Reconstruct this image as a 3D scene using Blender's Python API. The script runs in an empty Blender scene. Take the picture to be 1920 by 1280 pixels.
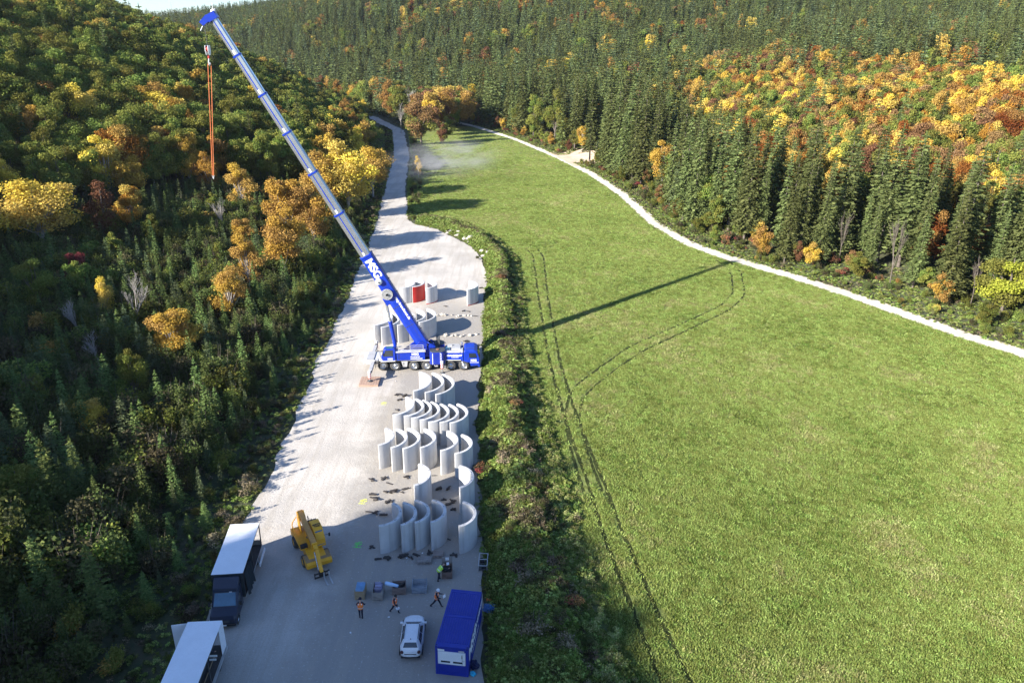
import bpy, bmesh, math, random
import numpy as np
from math import sin, cos, pi, radians, sqrt, atan2, hypot
from mathutils import Vector, Matrix, noise as mnoise

SC = bpy.context.scene
COL = SC.collection
# ------------------------------------------------------------------ camera
CAM_F, CAM_P, CAM_R, CAM_H = 1400.0, radians(22.0), radians(0.87), 43.3
_fw = Vector((0, cos(CAM_P), -sin(CAM_P)))
_u0 = Vector((0, sin(CAM_P), cos(CAM_P)))
_r0 = Vector((1, 0, 0))
_ri = _r0 * cos(CAM_R) + _u0 * sin(CAM_R)
_up = -_r0 * sin(CAM_R) + _u0 * cos(CAM_R)
cam = bpy.data.cameras.new('camera')
cam_o = bpy.data.objects.new('camera', cam)
COL.objects.link(cam_o)
m = Matrix.Identity(4)
for i in range(3):
    m[i][0] = _ri[i]; m[i][1] = _up[i]; m[i][2] = -_fw[i]
m[2][3] = CAM_H
cam_o.matrix_world = m
cam.sensor_width = 36.0
cam.lens = 36.0 * CAM_F / 1920.0
cam.clip_start = 0.5
cam.clip_end = 12000
SC.camera = cam_o
# ------------------------------------------------------------------ light
SUN_AZ, SUN_EL = radians(216.0), radians(24.0)      # where the sun stands (from +X, counter-clockwise)
W = bpy.data.worlds.new('World'); SC.world = W; W.use_nodes = True
nt = W.node_tree
for n in list(nt.nodes): nt.nodes.remove(n)
wo = nt.nodes.new('ShaderNodeOutputWorld'); bg = nt.nodes.new('ShaderNodeBackground')
sky = nt.nodes.new('ShaderNodeTexSky'); sky.sky_type = 'NISHITA'; sky.sun_disc = False
sky.sun_elevation = SUN_EL
sky.sun_rotation = pi / 2 - SUN_AZ
sky.altitude = 500; sky.air_density = 1.0; sky.dust_density = 0.5; sky.ozone_density = 1.0
bg.inputs['Strength'].default_value = 0.07
wb = nt.nodes.new('ShaderNodeMix'); wb.data_type = 'RGBA'; wb.blend_type = 'MULTIPLY'; wb.inputs[0].default_value = 1.0; wb.inputs[7].default_value = (.79, .97, 1.28, 1)   # daylight white balance
nt.links.new(sky.outputs[0], wb.inputs[6]); nt.links.new(wb.outputs[2], bg.inputs[0]); nt.links.new(bg.outputs[0], wo.inputs[0])
sl = bpy.data.lights.new('sun', 'SUN'); sl.energy = 4.9; sl.angle = radians(0.55); sl.color = (1.0, 0.94, 0.85)
so = bpy.data.objects.new('sun', sl); COL.objects.link(so)
_sd = Vector((cos(SUN_AZ) * cos(SUN_EL), sin(SUN_AZ) * cos(SUN_EL), sin(SUN_EL)))
so.rotation_euler = (-_sd).to_track_quat('-Z', 'Y').to_euler()
so.location = (-200, -200, 200)
vs = SC.view_settings
vs.view_transform = 'Standard'; vs.look = 'None'; vs.gamma = 1.0; vs.use_curve_mapping = False
vs.exposure = 1.6
cy = SC.cycles
cy.max_bounces = 6; cy.diffuse_bounces = 3; cy.glossy_bounces = 3; cy.transmission_bounces = 4
cy.transparent_max_bounces = 6; cy.volume_bounces = 0
cy.caustics_reflective = False; cy.caustics_refractive = False
cy.use_denoising = True
cy.sample_clamp_indirect = 6.0

rng = np.random.default_rng(11)
random.seed(5)

def smooth(a, b, x):
    t = np.clip((np.asarray(x, float) - a) / (b - a), 0, 1)
    return t * t * (3 - 2 * t)

# ------------------------------------------------------------------ helpers
class MB:
    """collects shapes and links them as ONE mesh object"""
    def __init__(s, xf=None):
        s.v = []; s.f = []; s.m = []; s.s = []; s.xf = xf
    def add(s, vs, fs, mat=0, sm=False):
        o = len(s.v)
        s.v += [tuple(p) for p in vs]
        for f in fs:
            s.f.append(tuple(i + o for i in f)); s.m.append(mat); s.s.append(sm)
        return s
    def box(s, x0, x1, y0, y1, z0, z1, mat=0, R=None):
        vs = [(x, y, z) for z in (z0, z1) for y in (y0, y1) for x in (x0, x1)]
        if R is not None: vs = [R @ Vector(p) for p in vs]
        return s.add(vs, [(0, 2, 3, 1), (4, 5, 7, 6), (0, 1, 5, 4), (2, 6, 7, 3), (0, 4, 6, 2), (1, 3, 7, 5)], mat)
    def prism(s, poly, y0, y1, mat=0, ax='y', R=None):
        """polygon (a,b) extruded: ax y -> (a,y,b); x -> (x,a,b); z -> (a,b,z)"""
        n = len(poly)
        def P(a, b, c): return {'y': (a, c, b), 'x': (c, a, b), 'z': (a, b, c)}[ax]
        vs = [P(a, b, y0) for a, b in poly] + [P(a, b, y1) for a, b in poly]
        if R is not None: vs = [R @ Vector(p) for p in vs]
        fs = [tuple(range(n)), tuple(range(2 * n - 1, n - 1, -1))]
        for i in range(n):
            j = (i + 1) % n
            fs.append((i, i + n, j + n, j))
        return s.add(vs, fs, mat)
    def tube(s, p0, p1, r0, r1=None, n=10, mat=0, cap=True, sm=True):
        r1 = r0 if r1 is None else r1
        p0 = Vector(p0); p1 = Vector(p1); d = (p1 - p0).normalized()
        a = d.orthogonal().normalized(); b = d.cross(a)
        vs = []
        for p, r in ((p0, r0), (p1, r1)):
            for i in range(n):
                t = 2 * pi * i / n
                vs.append(p + a * (r * cos(t)) + b * (r * sin(t)))
        fs = [(i, (i + 1) % n, n + (i + 1) % n, n + i) for i in range(n)]
        s.add(vs, fs, mat, sm)
        if cap:
            s.add(vs[:n], [tuple(range(n - 1, -1, -1))], mat); s.add(vs[n:], [tuple(range(n))], mat)
        return s
    def pipe(s, pts, r, n=6, mat=0):
        for a, b in zip(pts[:-1], pts[1:]): s.tube(a, b, r, r, n, mat)
        return s
    def lathe(s, prof, c, ax, n=24, mat=0, sm=True):
        """prof: (radius, distance along ax)"""
        c = Vector(c); d = Vector(ax).normalized(); a = d.orthogonal().normalized(); b = d.cross(a)
        vs = []
        for r, h in prof:
            for i in range(n):
                t = 2 * pi * i / n
                vs.append(c + d * h + a * (r * cos(t)) + b * (r * sin(t)))
        fs = []
        for k in range(len(prof) - 1):
            for i in range(n):
                j = (i + 1) % n
                fs.append((k * n + i, k * n + j, (k + 1) * n + j, (k + 1) * n + i))
        return s.add(vs, fs, mat, sm)
    def loft(s, rings, mat=0, sm=False, cap=True):
        n = len(rings[0]); vs = [p for r in rings for p in r]; fs = []
        for k in range(len(rings) - 1):
            for i in range(n):
                j = (i + 1) % n
                fs.append((k * n + i, k * n + j, (k + 1) * n + j, (k + 1) * n + i))
        s.add(vs, fs, mat, sm)
        if cap:
            s.add(rings[0], [tuple(range(n - 1, -1, -1))], mat, sm); s.add(rings[-1], [tuple(range(n))], mat, sm)
        return s
    def quad(s, a, b, c, d, mat=0, u=(0, 1), v=(0, 1), off=0.0, th=0.0):
        """patch of the bilinear quad a b c d (a-b bottom, d-c top), lifted by off, with thickness th"""
        a, b, c, d = map(Vector, (a, b, c, d))
        def P(x, y): return (a * (1 - x) + b * x) * (1 - y) + (d * (1 - x) + c * x) * y
        nrm = (b - a).cross(d - a).normalized()
        q = [P(u[0], v[0]), P(u[1], v[0]), P(u[1], v[1]), P(u[0], v[1])]
        top = [p + nrm * off for p in q]
        if th:
            bot = [p + nrm * (off - th) for p in q]
            return s.add(bot + top, [(3, 2, 1, 0), (4, 5, 6, 7), (0, 1, 5, 4), (1, 2, 6, 5), (2, 3, 7, 6), (3, 0, 4, 7)], mat)
        return s.add(top, [(0, 1, 2, 3)], mat)
    def build(s, name, mats, parent=None, bevel=0, loc=None, rotz=None, seg=2):
        me = bpy.data.meshes.new(name)
        vs = [s.xf @ Vector(p) for p in s.v] if s.xf is not None else s.v
        me.from_pydata([tuple(p) for p in vs], [], s.f)
        if not isinstance(mats, (list, tuple)): mats = [mats]
        for mm in mats: me.materials.append(mm)
        me.polygons.foreach_set('material_index', s.m)
        me.polygons.foreach_set('use_smooth', s.s)
        bm = bmesh.new(); bm.from_mesh(me)
        bmesh.ops.recalc_face_normals(bm, faces=bm.faces)
        bm.to_mesh(me); bm.free()
        me.update()
        o = bpy.data.objects.new(name, me); COL.objects.link(o)
        if parent is not None: o.parent = parent
        if loc is not None: o.location = loc
        if rotz is not None: o.rotation_euler = (0, 0, rotz)
        if bevel:
            md = o.modifiers.new('bevel', 'BEVEL'); md.width = bevel; md.segments = seg
            md.limit_method = 'ANGLE'; md.angle_limit = radians(40)
        return o

def tag(o, label=None, cat=None, group=None, kind=None):
    if label: o['label'] = label
    if cat: o['category'] = cat
    if group: o['group'] = group
    if kind: o['kind'] = kind
    return o

def thing(name, label, cat, loc=(0, 0, 0), rz=0.0, group=None):
    o = bpy.data.objects.new(name, None); COL.objects.link(o)
    o.location = loc; o.rotation_euler = (0, 0, rz); o.empty_display_size = 0.3
    return tag(o, label, cat, group)

def copy_tree(o, parent=None):
    c = o.copy(); COL.objects.link(c)
    if parent is not None: c.parent = parent
    for ch in list(o.children): copy_tree(ch, c)
    return c

# ------------------------------------------------------------------ materials
def newmat(name):
    m = bpy.data.materials.new(name); m.use_nodes = True
    t = m.node_tree
    for n in list(t.nodes): t.nodes.remove(n)
    out = t.nodes.new('ShaderNodeOutputMaterial')
    return m, t, out
def N(t, typ, **kw):
    n = t.nodes.new(typ)
    for k, v in kw.items(): setattr(n, k, v)
    return n
def noise_node(t, vec, scale, detail=4, rough=.55, dist=0.0):
    n = N(t, 'ShaderNodeTexNoise'); n.inputs['Scale'].default_value = scale
    n.inputs['Detail'].default_value = detail; n.inputs['Roughness'].default_value = rough
    n.inputs['Distortion'].default_value = dist
    if vec is not None: t.links.new(vec, n.inputs['Vector'])
    return n.outputs['Fac']
def ramp(t, fac, stops):
    r = N(t, 'ShaderNodeValToRGB'); e = r.color_ramp.elements
    while len(e) < len(stops): e.new(0.5)
    for el, (p, c) in zip(e, stops):
        el.position = p; el.color = (*c, 1) if len(c) == 3 else c
    t.links.new(fac, r.inputs[0]); return r.outputs[0]
def mix(t, fac, a, b, mode='MIX'):
    n = N(t, 'ShaderNodeMix', data_type='RGBA', blend_type=mode)
    for s, v in ((n.inputs[0], fac), (n.inputs[6], a), (n.inputs[7], b)):
        if isinstance(v, (int, float)): s.default_value = v
        elif isinstance(v, tuple): s.default_value = (*v, 1)
        else: t.links.new(v, s)
    return n.outputs[2]
def mth(t, op, a, b=None, c=None):
    n = N(t, 'ShaderNodeMath', operation=op)
    for i, v in enumerate((a, b, c)):
        if v is None: continue
        if isinstance(v, (int, float)): n.inputs[i].default_value = v
        else: t.links.new(v, n.inputs[i])
    return n.outputs[0]
def sstep(t, a, b, x):
    n = N(t, 'ShaderNodeMapRange', interpolation_type='SMOOTHSTEP')
    n.inputs['From Min'].default_value = a; n.inputs['From Max'].default_value = b
    t.links.new(x, n.inputs['Value']); return n.outputs[0]
def bump(t, h, strength, dist=0.1):
    b = N(t, 'ShaderNodeBump'); b.inputs['Strength'].default_value = strength; b.inputs['Distance'].default_value = dist
    t.links.new(h, b.inputs['Height']); return b.outputs[0]
def princ(t, out, col, rough=.6, metal=0.0, nrm=None, spec=None):
    p = N(t, 'ShaderNodeBsdfPrincipled')
    if isinstance(col, tuple): p.inputs['Base Color'].default_value = (*col, 1)
    else: t.links.new(col, p.inputs['Base Color'])
    if isinstance(rough, (int, float)): p.inputs['Roughness'].default_value = rough
    else: t.links.new(rough, p.inputs['Roughness'])
    p.inputs['Metallic'].default_value = metal
    if spec is not None: p.inputs['Specular IOR Level'].default_value = spec
    if nrm is not None: t.links.new(nrm, p.inputs['Normal'])
    t.links.new(p.outputs[0], out.inputs[0]); return p
def objvec(t):
    return N(t, 'ShaderNodeTexCoord').outputs['Object']
def geovec(t):
    return N(t, 'ShaderNodeNewGeometry').outputs['Position']
def paint(name, col, rough=.4, metal=0.0, var=.18, dirt=(.25, .22, .18), dirt_amt=.25, scale=1.5, bmp=0.0, spec=None):
    """painted or plain surface with soft colour drift and grime"""
    m, t, out = newmat(name); v = objvec(t)
    n1 = noise_node(t, v, scale, 5, .6); n2 = noise_node(t, v, scale * 9, 4, .6)
    k = mix(t, sstep(t, .3, .75, n1), tuple(c * (1 - var) for c in col), tuple(min(1, c * (1 + var * .6)) for c in col))
    d = mth(t, 'MULTIPLY', sstep(t, .5, .8, mth(t, 'MULTIPLY_ADD', n2, .5, mth(t, 'MULTIPLY', n1, .5))), dirt_amt)
    k = mix(t, d, k, dirt)
    r = mth(t, 'MULTIPLY_ADD', n2, .25, rough - .08)
    nr = bump(t, n2, bmp, .02) if bmp else None
    princ(t, out, k, r, metal, nr, spec); return m
def glassy(name, col=(.015, .02, .025), rough=.06):
    m, t, out = newmat(name); v = objvec(t)
    k = mix(t, noise_node(t, v, 2.2, 2), col, tuple(c * 2.2 for c in col))
    princ(t, out, k, rough, 0.0, None, .8); return m

BLUE = paint('crane_blue', (.005, .033, .36), .32, var=.1, dirt_amt=.08)
BLUE2 = paint('container_blue', (.008, .028, .30), .38, var=.12, dirt_amt=.12)
SILVER = paint('boom_silver', (.58, .60, .62), .22, .78, var=.08, dirt_amt=.08)
GREYP = paint('grey_paint', (.42, .42, .42), .5, dirt_amt=.3)
LGREY = paint('light_grey_paint', (.6, .6, .59), .5, dirt_amt=.3)
DGREY = paint('dark_grey_metal', (.07, .075, .08), .5, .2, dirt_amt=.3)
BLACK = paint('black_rubber', (.02, .02, .021), .75, var=.3, dirt=(.12, .11, .1), dirt_amt=.35, scale=4)
TYRE = paint('tyre_rubber', (.055, .054, .052), .85, var=.25, dirt=(.2, .18, .15), dirt_amt=.5, scale=4)
WHITE = paint('white_paint', (.8, .8, .79), .4, var=.05, dirt_amt=.1)
WSIGN = paint('white_lettering', (.85, .85, .85), .5, var=.03, dirt_amt=.04)
RED = paint('red_paint', (.5, .02, .015), .45, var=.15, dirt_amt=.1)
ROPE = paint('steel_rope', (.08, .08, .085), .5, .4, dirt_amt=.1)
SLING = paint('orange_sling', (.60, .17, .055), .8, var=.2, dirt_amt=.15)
GLASS = glassy('window_glass')
GLASSB = glassy('blue_tinted_glass', (.02, .07, .11), .05)
YELL = paint('machine_yellow', (.78, .37, .015), .42, var=.12, dirt=(.22, .13, .05), dirt_amt=.3)
YELLD = paint('worn_boom_yellow', (.52, .25, .06), .5, var=.2, dirt=(.4, .25, .16), dirt_amt=.5)
CARW = paint('car_white', (.74, .75, .76), .22, var=.03, dirt_amt=.04)
NAVY = paint('van_navy', (.018, .024, .045), .3, var=.1, dirt_amt=.1)
TARP = paint('dark_curtain', (.016, .026, .032), .6, var=.3, dirt_amt=.1, scale=3)
ROOFW = paint('white_roof_sheet', (.8, .81, .82), .5, var=.06, dirt=(.5, .5, .48), dirt_amt=.35, scale=.8)
ALU = paint('aluminium', (.55, .55, .54), .4, .6, dirt_amt=.2)
SKIN = paint('skin', (.5, .3, .22), .6, dirt_amt=0)
HAIR = paint('dark_hair', (.025, .018, .014), .6, dirt_amt=0)
VESTO = paint('orange_vest', (1.0, .23, .04), .6, var=.1, dirt_amt=.03)
VESTG = paint('lime_vest', (.5, .85, .08), .6, var=.1, dirt_amt=.03)
REFL = paint('reflective_tape', (.75, .75, .72), .3, .3, dirt_amt=.02)
CLOTH = paint('dark_workwear', (.012, .016, .035), .85, var=.3, dirt_amt=.15, scale=8)
BOOT = paint('dark_boots', (.015, .013, .012), .7, dirt_amt=.2)
PAPER = paint('paper', (.82, .82, .82), .7, var=.03, dirt_amt=0)
CYAN = paint('cyan_plastic', (.03, .45, .65), .35, var=.15, dirt_amt=.05)
ORANGEB = paint('orange_board', (.75, .14, .03), .6, dirt_amt=.1)
TAIL = paint('tail_lamp', (.06, .012, .012), .25, dirt_amt=0)
LAMP = paint('lamp_glass', (.55, .58, .6), .15, dirt_amt=0)

def wood(name, a, b, scale=3.0, axis=0):
    m, t, out = newmat(name); v = objvec(t)
    mp = N(t, 'ShaderNodeMapping'); t.links.new(v, mp.inputs[0])
    sc = [scale * 6] * 3; sc[axis] = scale * .5; mp.inputs['Scale'].default_value = sc
    n = noise_node(t, mp.outputs[0], 1.0, 5, .65); n2 = noise_node(t, v, 2.0, 3)
    k = mix(t, sstep(t, .3, .7, n), a, b)
    k = mix(t, mth(t, 'MULTIPLY', sstep(t, .45, .75, n2), .4), k, tuple(c * .6 for c in a))
    princ(t, out, k, .85, 0, bump(t, n, .4, .01)); return m
WOODG = wood('weathered_wood', (.22, .195, .17), (.38, .345, .31))
WOODY = wood('planed_wood', (.30, .21, .12), (.42, .32, .2))
WOODM = wood('crane_mat_wood', (.30, .19, .13), (.46, .33, .26))
WOODD = wood('tarred_wood', (.03, .027, .026), (.07, .06, .055))

def concrete():
    m, t, out = newmat('precast_concrete'); v = objvec(t); g = geovec(t)
    n1 = noise_node(t, g, .5, 5, .6); n2 = noise_node(t, v, 26, 4, .6)
    mp = N(t, 'ShaderNodeMapping'); t.links.new(g, mp.inputs[0]); mp.inputs['Scale'].default_value = (2.2, 2.2, .12)
    n3 = noise_node(t, mp.outputs[0], 1.0, 4, .6)
    k = mix(t, sstep(t, .3, .7, n1), (.49, .485, .475), (.58, .575, .565))
    k = mix(t, mth(t, 'MULTIPLY', sstep(t, .48, .72, n3), .6), k, (.34, .325, .30))
    k = mix(t, mth(t, 'MULTIPLY', sstep(t, .62, .7, n2), .3), k, (.4, .39, .38))
    princ(t, out, k, .75, 0, bump(t, n2, .12, .01)); return m
CONC = concrete()

def leafmat(name, a, b, trans=.28, dark=None):
    """leaf colour: each leaf and each plant differs a little"""
    m, t, out = newmat(name)
    g = N(t, 'ShaderNodeNewGeometry'); oi = N(t, 'ShaderNodeObjectInfo')
    k = mix(t, g.outputs['Random Per Island'], a, b)
    hs = N(t, 'ShaderNodeHueSaturation')
    hs.inputs['Hue'].default_value = .5
    t.links.new(mth(t, 'MULTIPLY_ADD', oi.outputs['Random'], .045, .4775), hs.inputs['Hue'])
    t.links.new(mth(t, 'MULTIPLY_ADD', oi.outputs['Random'], .7, .62), hs.inputs['Value'])
    t.links.new(k, hs.inputs['Color'])
    d = N(t, 'ShaderNodeBsdfDiffuse'); tr = N(t, 'ShaderNodeBsdfTranslucent')
    t.links.new(hs.outputs[0], d.inputs[0]); t.links.new(hs.outputs[0], tr.inputs[0])
    ms = N(t, 'ShaderNodeMixShader'); ms.inputs[0].default_value = trans
    t.links.new(d.outputs[0], ms.inputs[1]); t.links.new(tr.outputs[0], ms.inputs[2])
    t.links.new(ms.outputs[0], out.inputs[0]); return m
LEAF = {
    'spruce': leafmat('spruce_needles', (.068, .088, .03), (.155, .175, .062), .18),
    'spruce_blue': leafmat('blue_spruce_needles', (.07, .095, .045), (.14, .17, .08), .18),
    'young': leafmat('young_spruce_needles', (.08, .125, .038), (.175, .22, .07), .22),
    'green': leafmat('green_leaves', (.095, .14, .028), (.22, .26, .062)),
    'olive': leafmat('olive_leaves', (.14, .15, .03), (.28, .275, .065)),
    'yellow': leafmat('yellow_leaves', (.40, .27, .04), (.72, .50, .10)),
    'lime': leafmat('lime_yellow_leaves', (.22, .27, .03), (.50, .52, .08)),
    'gold': leafmat('golden_leaves', (.33, .21, .05), (.58, .39, .11)),
    'orange': leafmat('orange_leaves', (.20, .085, .02), (.40, .18, .04)),
    'russet': leafmat('russet_leaves', (.16, .085, .04), (.33, .19, .09)),
    'pink': leafmat('reddish_leaves', (.22, .06, .05), (.40, .13, .10)),
    'brown': leafmat('brown_scrub_leaves', (.06, .055, .03), (.135, .115, .06)),
    'scrub': leafmat('dull_green_scrub', (.06, .083, .026), (.13, .15, .048)),
    'weed': leafmat('weed_leaves', (.09, .14, .026), (.2, .26, .06)),
    'straw': leafmat('dry_stems', (.2, .16, .1), (.36, .29, .19)),
    'grass': leafmat('grass_blades', (.166, .225, .046), (.365, .42, .13), .32),
    'grassy': leafmat('pale_grass_blades', (.25, .255, .08), (.42, .41, .18), .32),
}
BARK = paint('bark', (.14, .115, .095), .9, var=.3, dirt=(.3, .28, .25), dirt_amt=.4, scale=2)
BARKP = paint('pale_bark', (.36, .33, .3), .9, var=.25, dirt=(.12, .1, .09), dirt_amt=.5, scale=2)
# measured places of the crane boom
BOOM_TIP = (-35.4, 94.5, 45.13); BOOM_JOINTS = [14.35, 20.8, 26.8, 32.4, 37.5, 42.55]
HOOK = (-36.43, 94.4, 41.2); SLINGB = (-37.75, 94.3, 26.8)
# ------------------------------------------------------------------ the lie of the land
EDGE_L = np.array([(-26, -260), (-25, 0), (-25, 40.5), (-24, 46), (-25.2, 60), (-26.7, 83), (-29, 118), (-32.2, 159), (-34, 179), (-40.5, 235),
                   (-48.5, 305), (-62, 388), (-85, 450), (-125, 520), (-200, 610), (-330, 720), (-600, 900)], float)
EDGE_R = np.array([(240, -60), (150, 22), (110, 62), (79.5, 105.5), (73.6, 114), (64.4, 132.5), (56.6, 145.5), (46.8, 159.3), (41.5, 170), (36.8, 190),
                   (34, 229), (27.5, 268), (18, 305.5), (1, 361), (-20, 413), (-48, 460), (-90, 520), (-165, 610), (-290, 720), (-600, 960)], float)

def sdist(P, line):
    """signed distance to a polyline running away from the camera, + on its right"""
    P = np.asarray(P, float); best = np.full(len(P), 1e9); sg = np.ones(len(P))
    for a, b in zip(line[:-1], line[1:]):
        d = b - a; L = d @ d
        t = np.clip(((P - a) @ d) / L, 0, 1)
        q = a + t[:, None] * d - P
        dd = np.hypot(q[:, 0], q[:, 1])
        cr = d[0] * (P[:, 1] - a[1]) - d[1] * (P[:, 0] - a[0])
        k = dd < best - 1e-9
        best = np.where(k, dd, best); sg = np.where(k, np.where(cr < 0, 1, -1), sg)
    return best * sg

def vnoise(P, s, seed=0):
    """cheap smooth value noise"""
    r = np.random.default_rng(seed).random((64, 64))
    x = P[:, 0] / s + 1000; y = P[:, 1] / s + 1000
    xi = np.floor(x).astype(int); yi = np.floor(y).astype(int)
    fx = x - xi; fy = y - yi; fx = fx * fx * (3 - 2 * fx); fy = fy * fy * (3 - 2 * fy)
    g = lambda a, b: r[a % 64, b % 64]
    return (g(xi, yi) * (1 - fx) + g(xi + 1, yi) * fx) * (1 - fy) + (g(xi, yi + 1) * (1 - fx) + g(xi + 1, yi + 1) * fx) * fy - .5

def hgt(P):
    P = np.asarray(P, float).reshape(-1, 2)
    x, y = P[:, 0], P[:, 1]
    s = np.maximum(-sdist(P, EDGE_L) - 4, 0)
    k = .11 + .27 * smooth(120, 290, y)
    zl = k * np.minimum(s, 58) + .40 * np.maximum(s - 58, 0)
    zl = zl + (15.5 * smooth(77, 69, y - .77 * x) + 5 * smooth(64, 44, y - .77 * x)) * smooth(22, 62, s) + (9.5 * smooth(120, 60, y) + 9 * smooth(52, 22, y)) * smooth(50, 92, s)  # mostly unseen ridge, raised to throw shade over plantation and near yard
    zl = 64 - 64 * (1 - np.exp(-0)) if False else np.where(zl > 40, 40 + 30 * np.tanh((zl - 40) / 30), zl)
    zl = zl + vnoise(P, 45, 3) * smooth(15, 90, s) * 7
    r = np.maximum(sdist(P, EDGE_R) - 5, 0)
    zr = .155 * r
    zr = np.where(zr > 45, 45 + 34 * np.tanh((zr - 45) / 34), zr)
    zr = zr + 48 * smooth(470, 900, np.hypot(x, y)) * smooth(0, 120, r) * smooth(350, 0, x) * smooth(-330, -150, x) + 21 * smooth(-130, -340, x) * smooth(600, 1000, np.hypot(x, y)) * smooth(0, 120, r) * smooth(1500, 1100, np.hypot(x, y)) - 45 * smooth(-100, -250, x) * smooth(1250, 1600, np.hypot(x, y))
    zr = zr + vnoise(P, 70, 5) * smooth(10, 90, r) * 9 + vnoise(P, 260, 6) * smooth(60, 300, r) * 16
    return np.maximum(zl, 0) + np.maximum(zr, 0)
def H(x, y): return float(hgt([(x, y)])[0])

def ray(px, py):
    d = _fw + _ri * ((px - 960) / CAM_F) + _up * ((640 - py) / CAM_F)
    return d
def hit(px, py, dz=0.0):
    """the point of the land seen at a place of the photograph"""
    d = np.array(ray(px, py)); t = np.arange(25, 1500, .5)
    P = t[:, None] * d + np.array([0, 0, CAM_H])
    h = hgt(P[:, :2]) + dz
    k = np.argmax(P[:, 2] <= h)
    return Vector(P[k])
def flat(px, py, z=0.0):
    d = ray(px, py); t = (z - CAM_H) / d.z
    return Vector((0, 0, CAM_H)) + d * t
def project(P):
    P = np.asarray(P, float).reshape(-1, 3) - np.array([0, 0, CAM_H])
    z = P @ np.array(_fw); z = np.where(z < 1, 1, z)
    return 960 + CAM_F * (P @ np.array(_ri)) / z, 640 - CAM_F * (P @ np.array(_up)) / z, P @ np.array(_fw)

def forest_floor():
    m, t, out = newmat('forest_floor'); g = geovec(t)
    n1 = noise_node(t, g, .15, 6, .65); n2 = noise_node(t, g, 1.6, 5, .7)
    k = ramp(t, n1, [(.3, (.045, .06, .02)), (.5, (.065, .068, .03)), (.7, (.10, .08, .045))])
    k = mix(t, sstep(t, .4, .7, n2), k, (.045, .06, .02))
    princ(t, out, k, .95, 0, bump(t, n2, .8, .3)); return m
def grid(xs, ys):
    X, Y = np.meshgrid(xs, ys); P = np.stack([X.ravel(), Y.ravel()], 1)
    nx, ny = len(xs), len(ys)
    i = (np.arange(ny - 1)[:, None] * nx + np.arange(nx - 1)[None]).ravel()
    F = np.stack([i, i + 1, i + 1 + nx, i + nx], 1)
    return P, F
def mesh_np(name, V, F, mat, smooth_=False, matidx=None):
    me = bpy.data.meshes.new(name)
    V = np.asarray(V, np.float32); F = np.asarray(F, np.int32); n = F.shape[1]
    me.vertices.add(len(V)); me.vertices.foreach_set('co', V.ravel())
    me.loops.add(F.size); me.loops.foreach_set('vertex_index', F.ravel())
    me.polygons.add(len(F)); me.polygons.foreach_set('loop_start', np.arange(0, F.size, n, dtype=np.int32))
    me.polygons.foreach_set('loop_total', np.full(len(F), n, np.int32))
    for mm in (mat if isinstance(mat, (list, tuple)) else [mat]): me.materials.append(mm)
    if matidx is not None: me.polygons.foreach_set('material_index', np.asarray(matidx, np.int32))
    me.polygons.foreach_set('use_smooth', np.full(len(F), smooth_))
    me.update(calc_edges=True); me.validate()
    return me
def link(name, me, parent=None, kind=None, label=None, cat=None):
    o = bpy.data.objects.new(name, me); COL.objects.link(o)
    if parent is not None: o.parent = parent
    return tag(o, label, cat, None, kind)

xs = np.concatenate([np.arange(-900, -170, 14), np.arange(-170, 150, 3.2), np.arange(150, 1000, 14)])
ys = np.concatenate([np.arange(-220, 20, 8), np.arange(20, 470, 3.4), np.arange(470, 1500, 14), np.arange(1500, 4200, 120)])
P, F = grid(xs, ys)
V = np.column_stack([P, hgt(P) - .06])
link('terrain', mesh_np('terrain', V, F, forest_floor(), True), kind='structure')

def ragged(poly, amp, step, seed):
    """a closed outline with a natural wavering edge"""
    out = []; r = np.random.default_rng(seed)
    n = len(poly)
    for i in range(n):
        a = np.array(poly[i], float); b = np.array(poly[(i + 1) % n], float)
        L = np.hypot(*(b - a)); k = max(1, int(L / step)); d = (b - a) / max(L, 1e-6); nn = np.array([-d[1], d[0]])
        for j in range(k):
            p = a + (b - a) * j / k
            if amp: p = p + nn * (vnoise(np.array([p]), 4.0, seed)[0] * 1.3 + vnoise(np.array([p]), 1.1, seed + 1)[0] * .7) * amp
            out.append(p)
    return out
def sheet(name, poly, z, mat, amp=.5, step=1.0, seed=1):
    pts = ragged(poly, amp, step, seed)
    me = bpy.data.meshes.new(name)
    me.from_pydata([(p[0], p[1], z) for p in pts], [], [tuple(range(len(pts)))])
    bm = bmesh.new(); bm.from_mesh(me); bmesh.ops.triangulate(bm, faces=bm.faces)
    bmesh.ops.recalc_face_normals(bm, faces=bm.faces)
    for f in bm.faces:
        if f.normal.z < 0: f.normal_flip()
    bm.to_mesh(me); bm.free()
    me.materials.append(mat); return link(name, me, kind='structure')

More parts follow.
